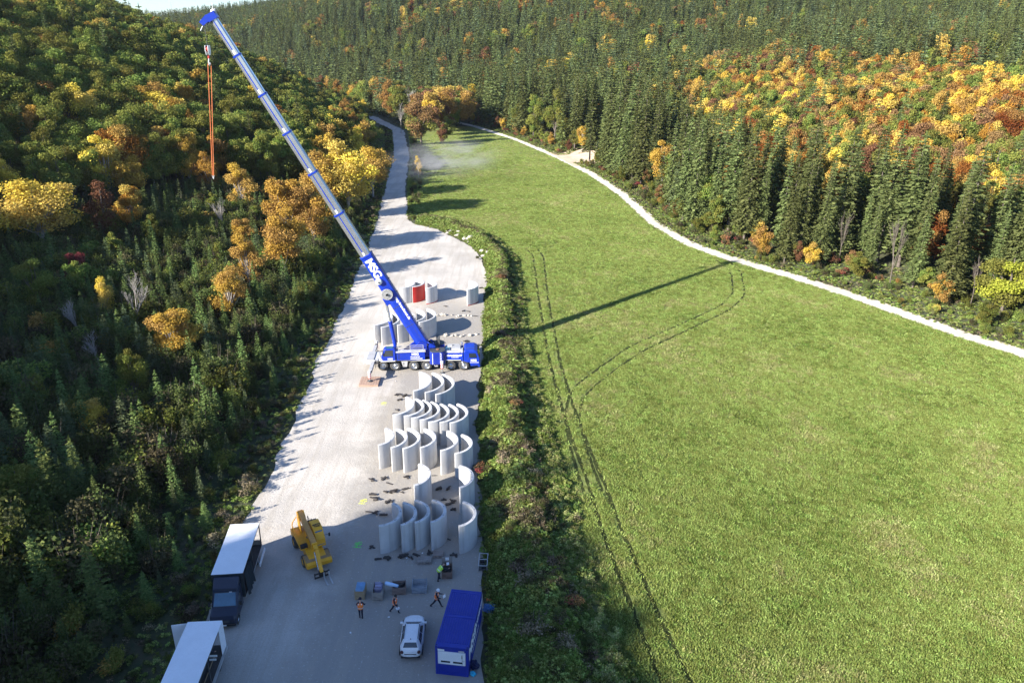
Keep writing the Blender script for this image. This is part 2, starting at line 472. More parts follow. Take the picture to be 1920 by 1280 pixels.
def gravel(name, base, dark, grey=False):
    m, t, out = newmat(name); g = geovec(t)
    fine = noise_node(t, g, 9.0, 3, .75); fine2 = noise_node(t, g, 3.2, 4, .75); big = noise_node(t, g, .12, 5, .6); mid = noise_node(t, g, .6, 5, .6)
    mp = N(t, 'ShaderNodeMapping'); t.links.new(g, mp.inputs[0]); mp.inputs['Rotation'].default_value = (0, 0, radians(-5)); mp.inputs['Scale'].default_value = (.9, .06, 1)
    tr = noise_node(t, mp.outputs[0], 1.0, 5, .6, .9)
    k = mix(t, sstep(t, .35, .68, big), tuple(c * 1.12 for c in base), tuple(c * .84 for c in base))
    if grey:
        # darker, coarser crushed stone where the segments stand, whiter fines on the haul road
        sx = N(t, 'ShaderNodeSeparateXYZ'); t.links.new(g, sx.inputs[0])
        wob = mth(t, 'MULTIPLY_ADD', mid, 5.0, mth(t, 'MULTIPLY', big, 5.0))
        a = sstep(t, -18.2, -14.2, mth(t, 'ADD', sx.outputs[0], mth(t, 'SUBTRACT', wob, 5.0)))
        b = sstep(t, 141, 127, mth(t, 'ADD', sx.outputs[1], mth(t, 'MULTIPLY', wob, 1.6)))
        k = mix(t, mth(t, 'MULTIPLY', mth(t, 'MULTIPLY', a, b), .92), k, dark)
        lo = sstep(t, 60, 40, mth(t, 'ADD', sx.outputs[1], mth(t, 'MULTIPLY', wob, 1.2)))  # near end of the yard: shade painted into the gravel colour
        k = mix(t, mth(t, 'MULTIPLY', lo, .75), k, dark)
        mud = sstep(t, .55, .78, noise_node(t, g, .23, 5, .65, .6))
        k = mix(t, mth(t, 'MULTIPLY', mud, .5), k, (.34, .27, .19))
    k = mix(t, mth(t, 'MULTIPLY', sstep(t, .44, .64, tr), .5), k, (base[0] * .74, base[1] * .71, base[2] * .66))
    k = mix(t, mth(t, 'MULTIPLY', sstep(t, .54, .72, fine2), .22), k, tuple(c * .55 for c in base))
    k = mix(t, mth(t, 'MULTIPLY', sstep(t, .45, .7, fine), .38), k, tuple(c * .5 for c in base))
    k = mix(t, mth(t, 'MULTIPLY', sstep(t, .63, .72, noise_node(t, g, 5.0, 2, .5)), .3), k, (.66, .64, .6))
    princ(t, out, k, .92, 0, bump(t, mth(t, 'MULTIPLY_ADD', fine, .6, fine2), .9, .06)); return m
GRAV = gravel('limestone_gravel', (.50, .46, .405), (.30, .275, .24), True)
GRAVR = gravel('white_track_gravel', (.70, .63, .53), (.3, .3, .3))

PAD_R = [(-1.0, 20), (-1.6, 40), (-2.2, 52), (-4.2, 80), (-4.1, 97), (-4.9, 116), (-5.2, 140), (-6.5, 154), (-11, 167), (-18.5, 179.5), (-25.4, 184.5)]
ROAD_R = [(-26.9, 188), (-34.3, 236), (-42.4, 306), (-56, 388), (-80, 452), (-120, 524)]
pad = [(-25, 10)] + [tuple(p) for p in EDGE_L[2:14]] + ROAD_R[::-1] + PAD_R[::-1]
sheet('gravel_yard', pad, .02, GRAV, .8, .8, 4)
trk_in = [(236, -64), (146, 18), (106, 58), (77, 103.5), (71.4, 111.8), (62.4, 130.4), (54.6, 143.4), (44.7, 157.2), (39.3, 168), (34.6, 189.2), (31.4, 228), (25, 266.6), (15.5, 304.3), (-1.4, 359.4), (-23, 411.4), (-50, 458)]
trk = trk_in + [tuple(p) for p in EDGE_R[1:16] + np.array([.9, .35])][::-1]
sheet('gravel_track', trk, .022, GRAVR, .4, 1.2, 8)
# the pale fan of stone where a side path leaves the track, and the yard's far mouth
mouth = [((22.5, 282), (13.5, 318)), ((29, 284), (20, 322)), ((36, 295), (28, 324)), ((41.5, 310), (36, 330)), ((45, 326), (40.5, 340)), ((49, 344), (45, 350)), ((55, 364), (52, 368))]
mp_ = np.array([[np.array(a) * (1 - t) + np.array(b) * t for t in np.linspace(0, 1, 9)] for a, b in mouth]); mq = np.array([mp_[min(int(k), 5)] * (1 - (k - min(int(k), 5))) + mp_[min(int(k), 5) + 1] * (k - min(int(k), 5)) for k in np.linspace(0, 6, 40)]).reshape(-1, 2)
mq = mq + np.column_stack([vnoise(mq, 3, 5), vnoise(mq, 3, 6)]) * 1.6; mi_ = (np.arange(39)[:, None] * 9 + np.arange(8)[None]).ravel()
link('side_path', mesh_np('side_path', np.column_stack([mq, hgt(mq) + .06]), np.stack([mi_, mi_ + 1, mi_ + 10, mi_ + 9], 1), paint('sandy_stone', (.62, .48, .34), .95, var=.25, scale=.4, dirt_amt=.3), True), kind='structure')

def meadow():
    m, t, out = newmat('meadow_turf'); g = geovec(t)
    mp = N(t, 'ShaderNodeMapping'); t.links.new(g, mp.inputs[0]); mp.inputs['Rotation'].default_value = (0, 0, radians(35)); mp.inputs['Scale'].default_value = (2.6, 1.1, 1)
    f1 = noise_node(t, mp.outputs[0], 1.5, 6, .72, .5); f2 = noise_node(t, g, .25, 5, .6); f3 = noise_node(t, g, .05, 4, .55); f4 = noise_node(t, g, 5.5, 3, .7)
    k = ramp(t, f1, [(.3, (.115, .15, .033)), (.48, (.21, .245, .062)), (.62, (.25, .27, .08)), (.75, (.29, .31, .115))])
    k = mix(t, mth(t, 'MULTIPLY', sstep(t, .45, .64, f2), .5), k, (.125, .19, .038))
    k = mix(t, mth(t, 'MULTIPLY', sstep(t, .45, .62, f3), .3), k, (.21, .225, .075))
    k = mix(t, mth(t, 'MULTIPLY', sstep(t, .5, .7, f4), .35), k, (.07, .1, .02))
    princ(t, out, k, .9, 0, bump(t, mth(t, 'MULTIPLY_ADD', f4, .5, f1), 1.0, .25), .25); return m
MEADOW = meadow()
BERM_R = [(16, 0), (12, 20), (9.0, 41.2), (6.3, 59), (4.7, 73.6), (2.8, 99), (1.4, 128), (.8, 152.4), (-4, 170), (-14, 189), (-24.3, 194.3)]
mead_l = BERM_R + [(-27.0, 192), (-33.9, 237), (-41.6, 306), (-50, 360), (-46, 392), (-30, 412)]
mead = [(236, -66)] + trk_in[1:15] + mead_l[::-1] + [(20, -66)]
sheet('meadow', mead, .012, MEADOW, .5, 1.0, 12)

def ribbon(name, pts, w, z, mat, seed=0, step=.8):
    """a narrow worn strip along a path"""
    pts = np.array(pts, float); seg = np.hypot(*np.diff(pts, axis=0).T); L = np.concatenate([[0], np.cumsum(seg)])
    # smooth resample
    s = np.arange(0, L[-1], step); X = np.interp(s, L, pts[:, 0]); Y = np.interp(s, L, pts[:, 1])
    k = np.ones(9) / 9
    if len(s) > 20:
        X[4:-4] = np.convolve(X, k, 'valid'); Y[4:-4] = np.convolve(Y, k, 'valid')
    r = np.random.default_rng(seed); T = np.stack([np.gradient(X), np.gradient(Y)], 1); T /= np.linalg.norm(T, axis=1)[:, None]
    Nn = np.stack([-T[:, 1], T[:, 0]], 1); wv = w * (.55 + .9 * r.random(len(s)))
    A = np.stack([X, Y], 1) + Nn * wv[:, None] / 2; B = np.stack([X, Y], 1) - Nn * (w * (.55 + .9 * r.random(len(s))))[:, None] / 2
    V = np.concatenate([np.column_stack([A, np.full(len(s), z)]), np.column_stack([B, np.full(len(s), z)])])
    n = len(s); F = [(i, i + 1, n + i + 1, n + i) for i in range(n - 1)]
    return link(name, mesh_np(name, V, F, mat), kind='structure')
def rutmat():
    m, t, out = newmat('rutted_turf'); g = geovec(t)
    n = noise_node(t, g, 1.8, 4, .7)
    princ(t, out, ramp(t, n, [(.35, (.02, .026, .008)), (.55, (.045, .055, .016)), (.72, (.12, .13, .04))]), .95, 0, bump(t, n, .8, .15), .1); return m
RUT = rutmat()
TA = [(3.0, 162), (4.3, 156.7), (4.7, 128), (5.5, 99.2), (6.7, 81.3), (8.2, 68.2), (8.9, 58.9), (10, 50.2), (11.3, 41.2), (14.5, 26)]
TB = [(5.3, 162), (6.5, 156.9), (6.4, 128), (7.0, 99.2), (8.3, 81.3), (9.9, 68.2), (10.8, 58.9), (12, 50.2), (13.4, 41.2), (16.6, 26)]
TL = [(7.6, 66), (6.9, 74), (6.7, 83), (8.0, 90.4), (11.3, 95.7), (18, 105.8), (25, 112.9), (36.7, 125.1), (41.2, 132.8), (44.5, 147), (43.6, 156)]
TL2 = [(9.6, 66), (8.7, 74), (8.4, 82.5), (9.6, 88.8), (12.7, 93.8), (19.3, 103.6), (26.2, 110.8), (38, 123.3), (43, 131.5), (46.6, 147), (46, 156)]
TRACKS = [TA, TB, TL, TL2]
for i, tr in enumerate(TRACKS): ribbon('wheel_track', tr, .42 if i < 2 else .36, .024 + .003 * i, RUT, i)

# ------------------------------------------------------------------ grassy bank between yard and meadow
BL = np.array([(-.6, 18), (-1.2, 38), (-1.9, 52), (-3.9, 80), (-3.9, 97), (-4.6, 116), (-4.9, 140), (-6.2, 154), (-10.6, 167), (-18.2, 179.6), (-25.0, 185)], float)
BR = np.array([(13.5, 18), (9.2, 41), (6.5, 59), (4.6, 80), (3.1, 97), (2.0, 116), (1.2, 140), (.8, 154), (-4, 171), (-13.8, 189.5), (-24, 195.5)], float)
def lerp_line(L, n):
    d = np.concatenate([[0], np.cumsum(np.hypot(*np.diff(L, axis=0).T))]); s = np.linspace(0, d[-1], n)
    return np.stack([np.interp(s, d, L[:, 0]), np.interp(s, d, L[:, 1])], 1)
nb = 260; A = lerp_line(BL, nb); B = lerp_line(BR, nb); nw = 15
tt = np.linspace(0, 1, nw)
bank_P = (A[:, None] * (1 - tt[None, :, None]) + B[:, None] * tt[None, :, None]).reshape(-1, 2)
def bank_h(P, t):
    e = np.sin(pi * np.clip(t, 0, 1)) ** .5
    return .01 + e * .18 + smooth(0, .40, t) * (1 - smooth(.47, .74, t)) * (.75 + vnoise(P, 9, 21) * 1.1) + e * (.25 + vnoise(P, 2.2, 22) * .55)
bh = bank_h(bank_P, np.tile(tt, nb))
i = (np.arange(nb - 1)[:, None] * nw + np.arange(nw - 1)[None]).ravel()
def bankmat():
    m, t, out = newmat('overgrown_bank'); g = geovec(t)
    n1 = noise_node(t, g, .5, 5, .65); n2 = noise_node(t, g, 2.6, 5, .7)
    k = ramp(t, n1, [(.32, (.07, .105, .022)), (.5, (.13, .155, .042)), (.66, (.16, .15, .06)), (.8, (.2, .17, .10))])
    k = mix(t, mth(t, 'MULTIPLY', sstep(t, .45, .7, n2), .6), k, (.05, .055, .025))
    princ(t, out, k, .95, 0, bump(t, n2, 1.0, .3)); return m
link('bank', mesh_np('bank', np.column_stack([bank_P, bh]), np.stack([i, i + 1, i + 1 + nw, i + nw], 1), bankmat(), True), kind='structure')
# ------------------------------------------------------------------ concrete ring segments
PANEL_H = 2.95
def panel(ctr, R, a0, a1, label, group, red=0, holes=3, th=.3, studs=False):
    n = 26; mb = MB()
    an = [radians(a0 + (a1 - a0) * i / n) for i in range(n + 1)]
    zl = [0, PANEL_H]
    ov = lambda r, a, z: (r * cos(a), r * sin(a), z)
    Rb = R + .05
    def strip(r0, r1, z0, z1, mat, sm=True):
        vs = [ov(r0, a, z0) for a in an] + [ov(r1, a, z1) for a in an]
        mb.add(vs, [(i, i + 1, n + 2 + i, n + 1 + i) for i in range(n)], mat, sm)
    rz = {0: 0, 1: .14, 2: PANEL_H - .05}[red]
    if rz: strip(Rb, Rb, 0, rz, 1)
    strip(Rb, R, rz, PANEL_H - .03, 0)
    strip(R, R - .03, PANEL_H - .03, PANEL_H, 0, False)
    strip(R - .03, R - th + .03, PANEL_H, PANEL_H, 0, False)
    strip(R - th + .03, R - th, PANEL_H, PANEL_H - .03, 0, False)
    strip(R - th, R - th + .05, PANEL_H - .03, 0, 0)
    strip(R - th + .05, Rb, 0, 0, 0, False)
    for a in (an[0], an[-1]):
        mb.add([ov(Rb, a, 0), ov(R, a, PANEL_H), ov(R - th, a, PANEL_H), ov(R - th + .05, a, 0)], [(0, 1, 2, 3)], 0)
    # cast-in lifting sockets in the top edge, tie holes in the outer and inner face
    for f in (.1, .36, .66, .9)[:holes + 1]:
        a = radians(a0 + (a1 - a0) * f); c = Vector(ov(R - th / 2, a, PANEL_H))
        mb.lathe([(.055, .004), (.055, -.002)], c, (0, 0, 1), 10, 2, False); mb.add([c + Vector((.055 * cos(q), .055 * sin(q), .004)) for q in np.linspace(0, 2 * pi, 11)[:-1]], [tuple(range(10))], 2)
        c2 = c + Vector((-.16 * sin(a), .16 * cos(a), 0))
        mb.add([c2 + Vector((.03 * cos(q), .03 * sin(q), .004)) for q in np.linspace(0, 2 * pi, 9)[:-1]], [tuple(range(8))], 2)
    for f, z, r, rr in ((.22, 1.45, R + .032, .07), (.45, 1.45, R - th - .004 + .025, .06)):
        a = radians(a0 + (a1 - a0) * f); d = Vector((cos(a), sin(a), 0)); s_ = Vector((-sin(a), cos(a), 0)); c = d * r + Vector((0, 0, z))
        mb.add([c + s_ * (rr * cos(q)) + Vector((0, 0, rr * sin(q))) for q in np.linspace(0, 2 * pi, 11)[:-1]], [tuple(range(10))], 2)
    if studs:
        for k in range(8):
            a = radians(a0 + (a1 - a0) * (.30 + .02 * 0)); z = .3 + k * .34
            for f in (.62, .8):
                a = radians(a0 + (a1 - a0) * f); d = Vector((cos(a), sin(a), 0)); s_ = Vector((-sin(a), cos(a), 0)); c = d * (R - th - .006 + .05 * (1 - z / PANEL_H)) + Vector((0, 0, z))
                mb.add([c + s_ * (.06 * cos(q)) + Vector((0, 0, .045 * sin(q))) for q in np.linspace(0, 2 * pi, 9)[:-1]], [tuple(range(8))], 2)
    o = mb.build('concrete_segment', [CONC, RED, DGREY], loc=(ctr[0], ctr[1], .02))
    o['label'] = label; o['category'] = 'concrete segment'; o['group'] = group
    return o

NTH = ['first', 'second', 'third', 'fourth', 'fifth', 'sixth', 'seventh']
G = 'curved precast concrete segments stored in rows'
rowN = [((-11.9, 57.45), 2.05, 60, -82), ((-10.45, 57.4), 2.0, 76, -66), ((-9.3, 57.75), 2.0, 79, -64), ((-7.8, 57.9), 2.0, 75, -67), ((-5.2, 57.6), 2.2, 67, -70)]
LN = ['small white concrete segment nearest the yellow machine in the row behind the pallets',
      'small curved white concrete segment second from the yellow machine in the row nearest the pallets',
      'small curved white concrete segment in the middle of the row nearest the pallets',
      'small curved white concrete segment fourth from the yellow machine, just behind the two pallets',
      'small curved white concrete segment standing alone beside the bank in the row nearest the pallets']
for (c, R, a, b), l in zip(rowN, LN): panel(c, R, a, b, l, G)
panel((-10.2, 64.1), 2.3, 67, -66, 'sunlit white segment of the sparse row of two, on the side of the haul road', G)
panel((-5.9, 63.8), 2.35, 71, -62, 'sunlit white segment of the sparse row of two, on the side of the bank', G)
rowQ = [((-14.9, 71.7), 2.2, 63, -68), ((-13.6, 71.35), 2.4, 68, -66), ((-12.4, 71.35), 2.6, 69, -66), ((-10.5, 71.45), 2.4, 68, -66), ((-8.15, 71.05), 2.5, 62, -71), ((-6.4, 70.4), 2.35, 63, -75)]
for i, (c, R, a, b) in enumerate(rowQ): panel(c, R, a, b, f'{NTH[i]} white segment from the haul road in the loosely spaced row of six', G)
rowR = [((-14.3, 79.3), 2.8, 54, -76), ((-12.9, 78.9), 2.65, 57, -77), ((-12.05, 78.5), 2.75, 57, -76), ((-11.05, 78.1), 2.75, 56, -75), ((-9.85, 77.6), 2.7, 56, -79), ((-8.7, 77.5), 2.65, 59, -75), ((-7.75, 77.5), 2.8, 60, -71)]
for i, (c, R, a, b) in enumerate(rowR): panel(c, R, a, b, f'{NTH[i]} white segment from the haul road in the tightly packed row of seven', G)
rowS = [((-13.55, 86.0), 3.4, 62, -63), ((-12.0, 85.75), 3.5, 60, -65), ((-10.75, 85.3), 3.6, 59, -64)]
for i, (c, R, a, b) in enumerate(rowS):
    panel(c, R, a, b, ['tall white segment with studded inner face just in front of the crane',
                       'middle one of three large white segments standing just in front of the crane',
                       'large white segment beside the bank, last of three just in front of the crane'][i], G, studs=(i == 0))
rowT = [((-22.4, 108.9), 3.8, 56, -66), ((-21.2, 108.1), 3.8, 56, -66), ((-18.9, 109.1), 3.8, 56, -66), ((-17.4, 110.1), 3.8, 56, -66), ((-15.8, 110.5), 3.8, 56, -66)]
for i, (c, R, a, b) in enumerate(rowT): panel(c, R, a, b, f'{NTH[i]} large white segment from the haul road in the row close behind the blue crane', G)
panel((-20.0, 126.4), 2.6, 74, -84, 'plain white segment next to the red one in the farthest row', G)
panel((-18.4, 127.1), 2.65, 74, -72, 'white segment with its outer face painted red in the farthest row', G, red=2)
panel((-15.7, 126.2), 2.3, 80, -77, 'white segment with red bottom edge, beside the red painted one', G, red=1)
panel((-9.1, 126.2), 3.0, 66, -66, 'lone white segment with red bottom edge standing at the bank in the farthest row', G, red=1)

# ------------------------------------------------------------------ mobile crane
def wheel(parent, x, y, r, w, side, name='wheel', rimmat=None, nrm=(0, 1, 0)):
    o = MB().lathe([(r * .56, -w / 2), (r * .9, -w / 2), (r * .97, -w / 2 + .05), (r, -w / 2 + .1), (r, w / 2 - .1), (r * .97, w / 2 - .05), (r * .9, w / 2), (r * .56, w / 2)], (x, y, r), nrm, 30, 0).build(name, TYRE, parent)
    s = side
    MB().lathe([(r * .56, s * (w / 2 - .01)), (r * .52, s * (w / 2 - .03)), (r * .46, s * (w / 2 - .16)), (r * .3, s * (w / 2 - .18)), (r * .27, s * (w / 2 - .04)), (.001, s * (w / 2 - .03))], (x, y, r), nrm, 24, 0).build('rim', rimmat or SILVER, o)
    return o
CR = thing('mobile_crane', 'blue six axle mobile crane with its silver telescopic boom raised over the yard', 'mobile crane', (-12.4, 97.15, .02), radians(3))
# carrier
mb = MB(); mb.box(-7.4, 7.2, -1.0, 1.0, .85, 1.5, 0); mb.box(-7.3, 2.6, -1.5, 1.5, 1.5, 1.66, 1); mb.box(-1.0, 2.4, -1.47, 1.47, 1.66, 1.74, 0)
mb.build('chassis', [DGREY, LGREY], CR, .02)
for x in (-5.65, -3.95, -1.35, .42, 3.8, 5.62):
    for s in (-1, 1): wheel(CR, x, s * 1.22, .74, .52, s)
for s in (-1, 1):
    y0, y1 = (-1.5, -1.32) if s < 0 else (1.32, 1.5)
    for xa, xb in ((-3.1, -2.2), (1.3, 2.1)):
        mb = MB().prism([(xa, 1.48), (xb, 1.48), (xb - .12, .62), (xa + .22, .62)], y0, y1, 0)
        for k in range(3): mb.box(xa + .22, xa + .45, y0 - .004, y1 + .004, .75 + k * .22, .88 + k * .22, 1)
        mb.build('side_locker', [GREYP, DGREY], CR, .01)
    for x in (-5.65, -3.95, -1.35, .42):
        mb = MB(); pts = [(x - .84, 1.0), (x - .78, 1.32), (x - .6, 1.48), (x + .6, 1.48), (x + .78, 1.32), (x + .84, 1.0)]
        for a, b in zip(pts[:-1], pts[1:]):
            mb.add([(a[0], y0, a[1]), (b[0], y0, b[1]), (b[0], y1 + s * 0, b[1]), (a[0], y1, a[1])], [(0, 1, 2, 3)])
        mb.build('mudguard', DGREY, CR)
# front body and cab
mb = MB(); pf = [(2.75, 1.55), (2.75, 2.35), (3.05, 2.62), (5.55, 2.62), (5.55, 1.35), (5.25, 1.62)]
mb.prism(pf, -1.5, 1.5, 0)
for y in (-1.506, 1.5): mb.box(2.75, 5.2, y, y + .006, 1.56, 1.64, 1)
mb.build('front_body', [BLUE, WSIGN], CR, .02)
mb = MB(); mb.box(3.1, 5.1, -1.35, -.9, 2.62, 2.86, 0); mb.box(3.9, 5.15, -.8, .5, 2.62, 3.1, 0); mb.box(5.0, 5.5, -1.3, -.3, 2.62, 3.0, 0)
mb.box(3.0, 3.7, -.7, .9, 2.62, 2.7, 1); mb.tube((5.3, .9, 2.6), (5.3, .9, 3.35), .12, .12, 12, 2); mb.box(3.3, 5.0, .6, 1.35, 2.62, 2.9, 0)
mb.tube((3.7, -.6, 2.6), (4.1, .3, 3.2), .06, .06, 8, 3); mb.lathe([(.1, 0), (.1, .006)], (4.6, -.806, 2.86), (0, -1, 0), 12, 3)
mb.build('engine_cover', [GREYP, GLASSB, SILVER, BLACK], CR, .03)
mb = MB(); cp = [(5.62, 1.2), (5.62, 2.78), (5.8, 3.02), (7.1, 3.06), (7.5, 2.86), (7.82, 1.85), (7.86, .75), (6.6, .62), (6.45, 1.2)]
mb.prism(cp, -1.48, 1.48, 0); cab = mb.build('cab', BLUE, CR, .09, seg=3)
for s in (-1, 1):
    y = s * 1.485
    MB().prism([(6.35, 1.95), (6.35, 2.62), (7.25, 2.62), (7.5, 1.95)], y, y + s * .012, 0).build('window', GLASS, cab)
    MB().box(6.2, 6.26, y, y + s * .015, 1.75, 1.9, 0).build('door_handle', DGREY, cab)
    mb = MB(); mb.pipe([(7.45, s * 1.5, 2.7), (7.75, s * 1.75, 2.65)], .025, 6); mb.box(7.7, 7.78, s * 1.65 - .02, s * 1.9 + .02, 2.15, 2.7, 0); mb.build('mirror', BLACK, cab, .02)
MB().quad((7.845, -1.3, 1.9), (7.845, 1.3, 1.9), (7.545, 1.3, 2.84), (7.545, -1.3, 2.84), 0, off=.012, th=.02).build('windscreen', GLASS, cab)
MB().box(7.6, 7.9, -1.45, 1.45, .55, .85, 0).build('bumper', BLUE, CR, .04)
for s in (-1, 1): MB().lathe([(.11, 0), (.1, .02)], (7.89, s * 1.05, .72), (1, 0, 0), 12, 0).build('headlight', LAMP, CR)
for q in (-1.1, 1.1): MB().pipe([(5.9, q, 3.06), (5.9, q, 3.2), (7.0, q, 3.22), (7.0, q, 3.06)], .02).build('roof_rail', DGREY, cab)
MB().tube((6.0, 1.2, 3.0), (6.0, 1.2, 3.3), .07, .07, 10).build('beacon', DGREY, cab)
mb = MB()
for k in range(5): mb.box(5.28 + .05 * k, 5.46 + .05 * k, -1.52, -1.49, 1.3 - .14 * k, 1.36 - .14 * k, 0)
mb.build('hazard_stripe', WSIGN, CR)
# ladders
for s in (-1, 1):
    mb = MB(); y0 = s * 1.48
    mb.box(2.55, 2.62, y0 - .05, y0 + .05, .35, 2.5, 0); mb.box(3.05, 3.12, y0 - .05, y0 + .05, .35, 2.4, 0)
    for k in range(7): mb.box(2.6, 3.1, y0 - .09, y0 + .09, .42 + k * .29, .46 + k * .29, 1)
    mb.build('ladder', [DGREY, GREYP], CR)
mb = MB()
for y0 in (-1.52,):
    mb.box(-6.75, -6.69, y0 - .04, y0 + .04, .45, 1.95, 0); mb.box(-6.3, -6.24, y0 - .04, y0 + .04, .45, 1.95, 0)
    for k in range(5): mb.box(-6.7, -6.28, y0 - .06, y0 + .06, .55 + k * .26, .6 + k * .26, 1)
mb.build('ladder', [DGREY, ALU], CR)
# rear frame and outriggers
mb = MB(); mb.box(-7.9, -6.9, -1.5, 1.5, 1.0, 1.75, 0); mb.box(-8.35, -7.9, -1.2, 1.3, 1.15, 1.7, 1); mb.box(-8.42, -8.35, -1.15, -.35, .95, 1.35, 2)
for k in range(3): mb.box(-8.425, -8.42, -1.05 + .25 * k, -.95 + .25 * k, 1.0, 1.3, 3)
mb.build('rear_frame', [GREYP, LGREY, WSIGN, BLACK], CR, .03)
def outrigger(x, s, reach, padz):
    mb = MB(); mb.box(x - .22, x + .22, *sorted((s * 1.0, s * reach)), 1.08, 1.5, 0)
    mb.box(x - .16, x + .16, *sorted((s * reach, s * (reach + .9))), 1.13, 1.45, 1)
    b = mb.build('outrigger', [GREYP, DGREY], CR, .02)
    yj = s * (reach + .9)
    mb = MB(); mb.tube((x, yj, .75), (x, yj, 1.75), .2, .2, 14, 0)
    mb.build('jack', LGREY, b)
    mb = MB()
    for k in range(6): mb.tube((x, yj, .72 + k * .14), (x, yj, .86 + k * .14), .212, .212, 14, k % 2, False)
    mb.build('warning_band', [RED, WSIGN], b)
    MB().tube((x, yj, padz + .1), (x, yj, .8), .1, .1, 12).build('jack_rod', SILVER, b)
    MB().lathe([(.001, padz + .12), (.2, padz + .12), (.36, padz + .03), (.36, padz)], (x, yj, 0), (0, 0, 1), 18).build('foot_plate', DGREY, b)
outrigger(-7.0, -1, 4.5, .3); outrigger(-7.35, 1, 4.5, .0); outrigger(2.62, -1, 1.35, 0); outrigger(2.3, 1, 3.6, 0)
# superstructure, turned so that the boom points back over the rear
MS = Matrix.Translation((-1.8, 0, 0)) @ Matrix.Rotation(radians(184.5), 4, 'Z')
def SB(): return MB(MS)
SB().lathe([(.001, 1.62), (1.25, 1.62), (1.25, 1.85), (.001, 1.85)], (0, 0, 0), (0, 0, 1), 28).build('slew_ring', DGREY, CR)
mb = SB(); mb.box(-4.2, 3.3, -1.1, 1.1, 1.85, 2.25, 0); mb.prism([(-2.3, 2.25), (-2.2, 3.9), (-1.2, 4.15), (-.8, 3.7), (1.2, 2.25)], -1.0, -.82, 0); mb.prism([(-2.3, 2.25), (-2.2, 3.9), (-1.2, 4.15), (-.8, 3.7), (1.2, 2.25)], .82, 1.0, 0)
mb.build('turntable', [BLUE2, DGREY], CR, .03)
mb = SB(); mb.box(-1.9, 2.0, 1.0, 1.72, 1.75, 2.95, 0)
for k in range(3): mb.box(1.55, 1.85, 1.72, 1.726, 2.0 + k * .3, 2.13 + k * .3, 1)
eh = mb.build('engine_house', [BLUE, BLACK], CR, .03)
SB().box(-2.0, 2.1, .95, 1.85, 2.96, 3.03, 0).build('walkway', LGREY, CR, .01)
mb = SB()
for x in (-1.7, .1, 1.7): mb.tube((x, 1.78, 3.0), (x, 1.78, 3.95), .035, .035, 8)
for z in (3.35, 3.65, 3.95): mb.tube((-1.7, 1.78, z), (1.7, 1.78, z), .035, .035, 8)
mb.pipe([(1.7, 1.78, 3.95), (1.9, 1.3, 3.9), (1.9, 1.1, 3.0)], .035, 8)
mb.build('guard_rail', GREYP, CR)
# crane cab
mb = SB(); mb.prism([(2.15, 1.75), (2.15, 3.35), (2.35, 3.5), (3.5, 3.5), (3.75, 3.3), (4.15, 2.2), (3.9, 1.75)], .65, 1.72, 0)
cc = mb.build('crane_cab', BLUE, CR, .07, seg=3)
mb = SB(); mb.quad((4.13, 1.62, 2.3), (4.13, .75, 2.3), (3.78, .75, 3.25), (3.78, 1.62, 3.25), 0, off=-.02 if False else .03, th=.02)
mb.build('windscreen', GLASS, cc)
SB().prism([(2.5, 2.4), (2.5, 3.3), (3.5, 3.3), (3.85, 2.4)], 1.725, 1.737, 0).build('window', GLASS, cc)
SB().box(2.5, 3.4, .75, 1.55, 3.51, 3.525, 0).build('roof_window', GLASSB, cc)
mb = SB()
for k in range(4): mb.box(4.12 + .03 * k, 4.2 + .03 * k, .8 + .2 * k, .9 + .2 * k, 2.1 + .1 * (k % 2), 2.25 + .1 * (k % 2), k % 2)
mb.box(2.2, 4.2, .6, 1.9, 1.68, 1.75, 2); mb.tube((3.9, 1.75, 3.2), (4.25, 1.95, 3.1), .03, .03, 6, 1); mb.box(4.2, 4.28, 1.85, 2.05, 2.75, 3.15, 1)
mb.build('cab_lamps', [WSIGN, BLACK, LGREY], cc)
# winches and ropes' drums behind the boom foot
mb = SB(); mb.box(-3.4, -2.2, -.95, .95, 2.25, 2.5, 0)
for s in (-1, 1): mb.prism([(-3.4, 2.3), (-3.3, 3.5), (-2.9, 3.75), (-2.4, 3.5), (-2.2, 2.3)], s * .8 - .05, s * .8 + .05, 0)
w = mb.build('winch_frame', BLUE, CR, .02)
SB().lathe([(.52, -.72), (.52, -.66), (.36, -.66), (.36, .66), (.52, .66), (.52, .72)], (-2.85, 0, 3.1), (0, 1, 0), 22).build('winch_drum', DGREY, w)
mb = SB(); mb.pipe([(-2.2, .5, 3.9), (-2.6, .9, 3.8), (-3.4, .9, 3.3)], .07, 8); mb.pipe([(-2.2, -.4, 3.9), (-2.7, -.2, 4.0), (-3.3, .3, 3.4)], .05, 8); mb.box(-3.9, -3.4, -.5, .8, 2.3, 3.0, 1)
mb.build('hose_bundle', [BLUE, DGREY], CR)
mb = SB(); mb.prism([(-1.7, 2.0), (-1.8, 3.9), (-1.2, 4.3), (-.6, 4.35), (.2, 3.9), (.3, 2.0)], 0, .1, 0, 'x', Matrix.Translation((-3.9, -.2, 0)).to_3x3() if False else None)
mb = SB(); mb.prism([(-1.75, 2.1), (-1.8, 3.8), (-1.45, 4.25), (-.75, 4.3), (-.3, 3.95), (-.25, 2.1)], -4.1, -3.6, 0, 'x'); mb.build('radiator_housing', DGREY, CR, .05)
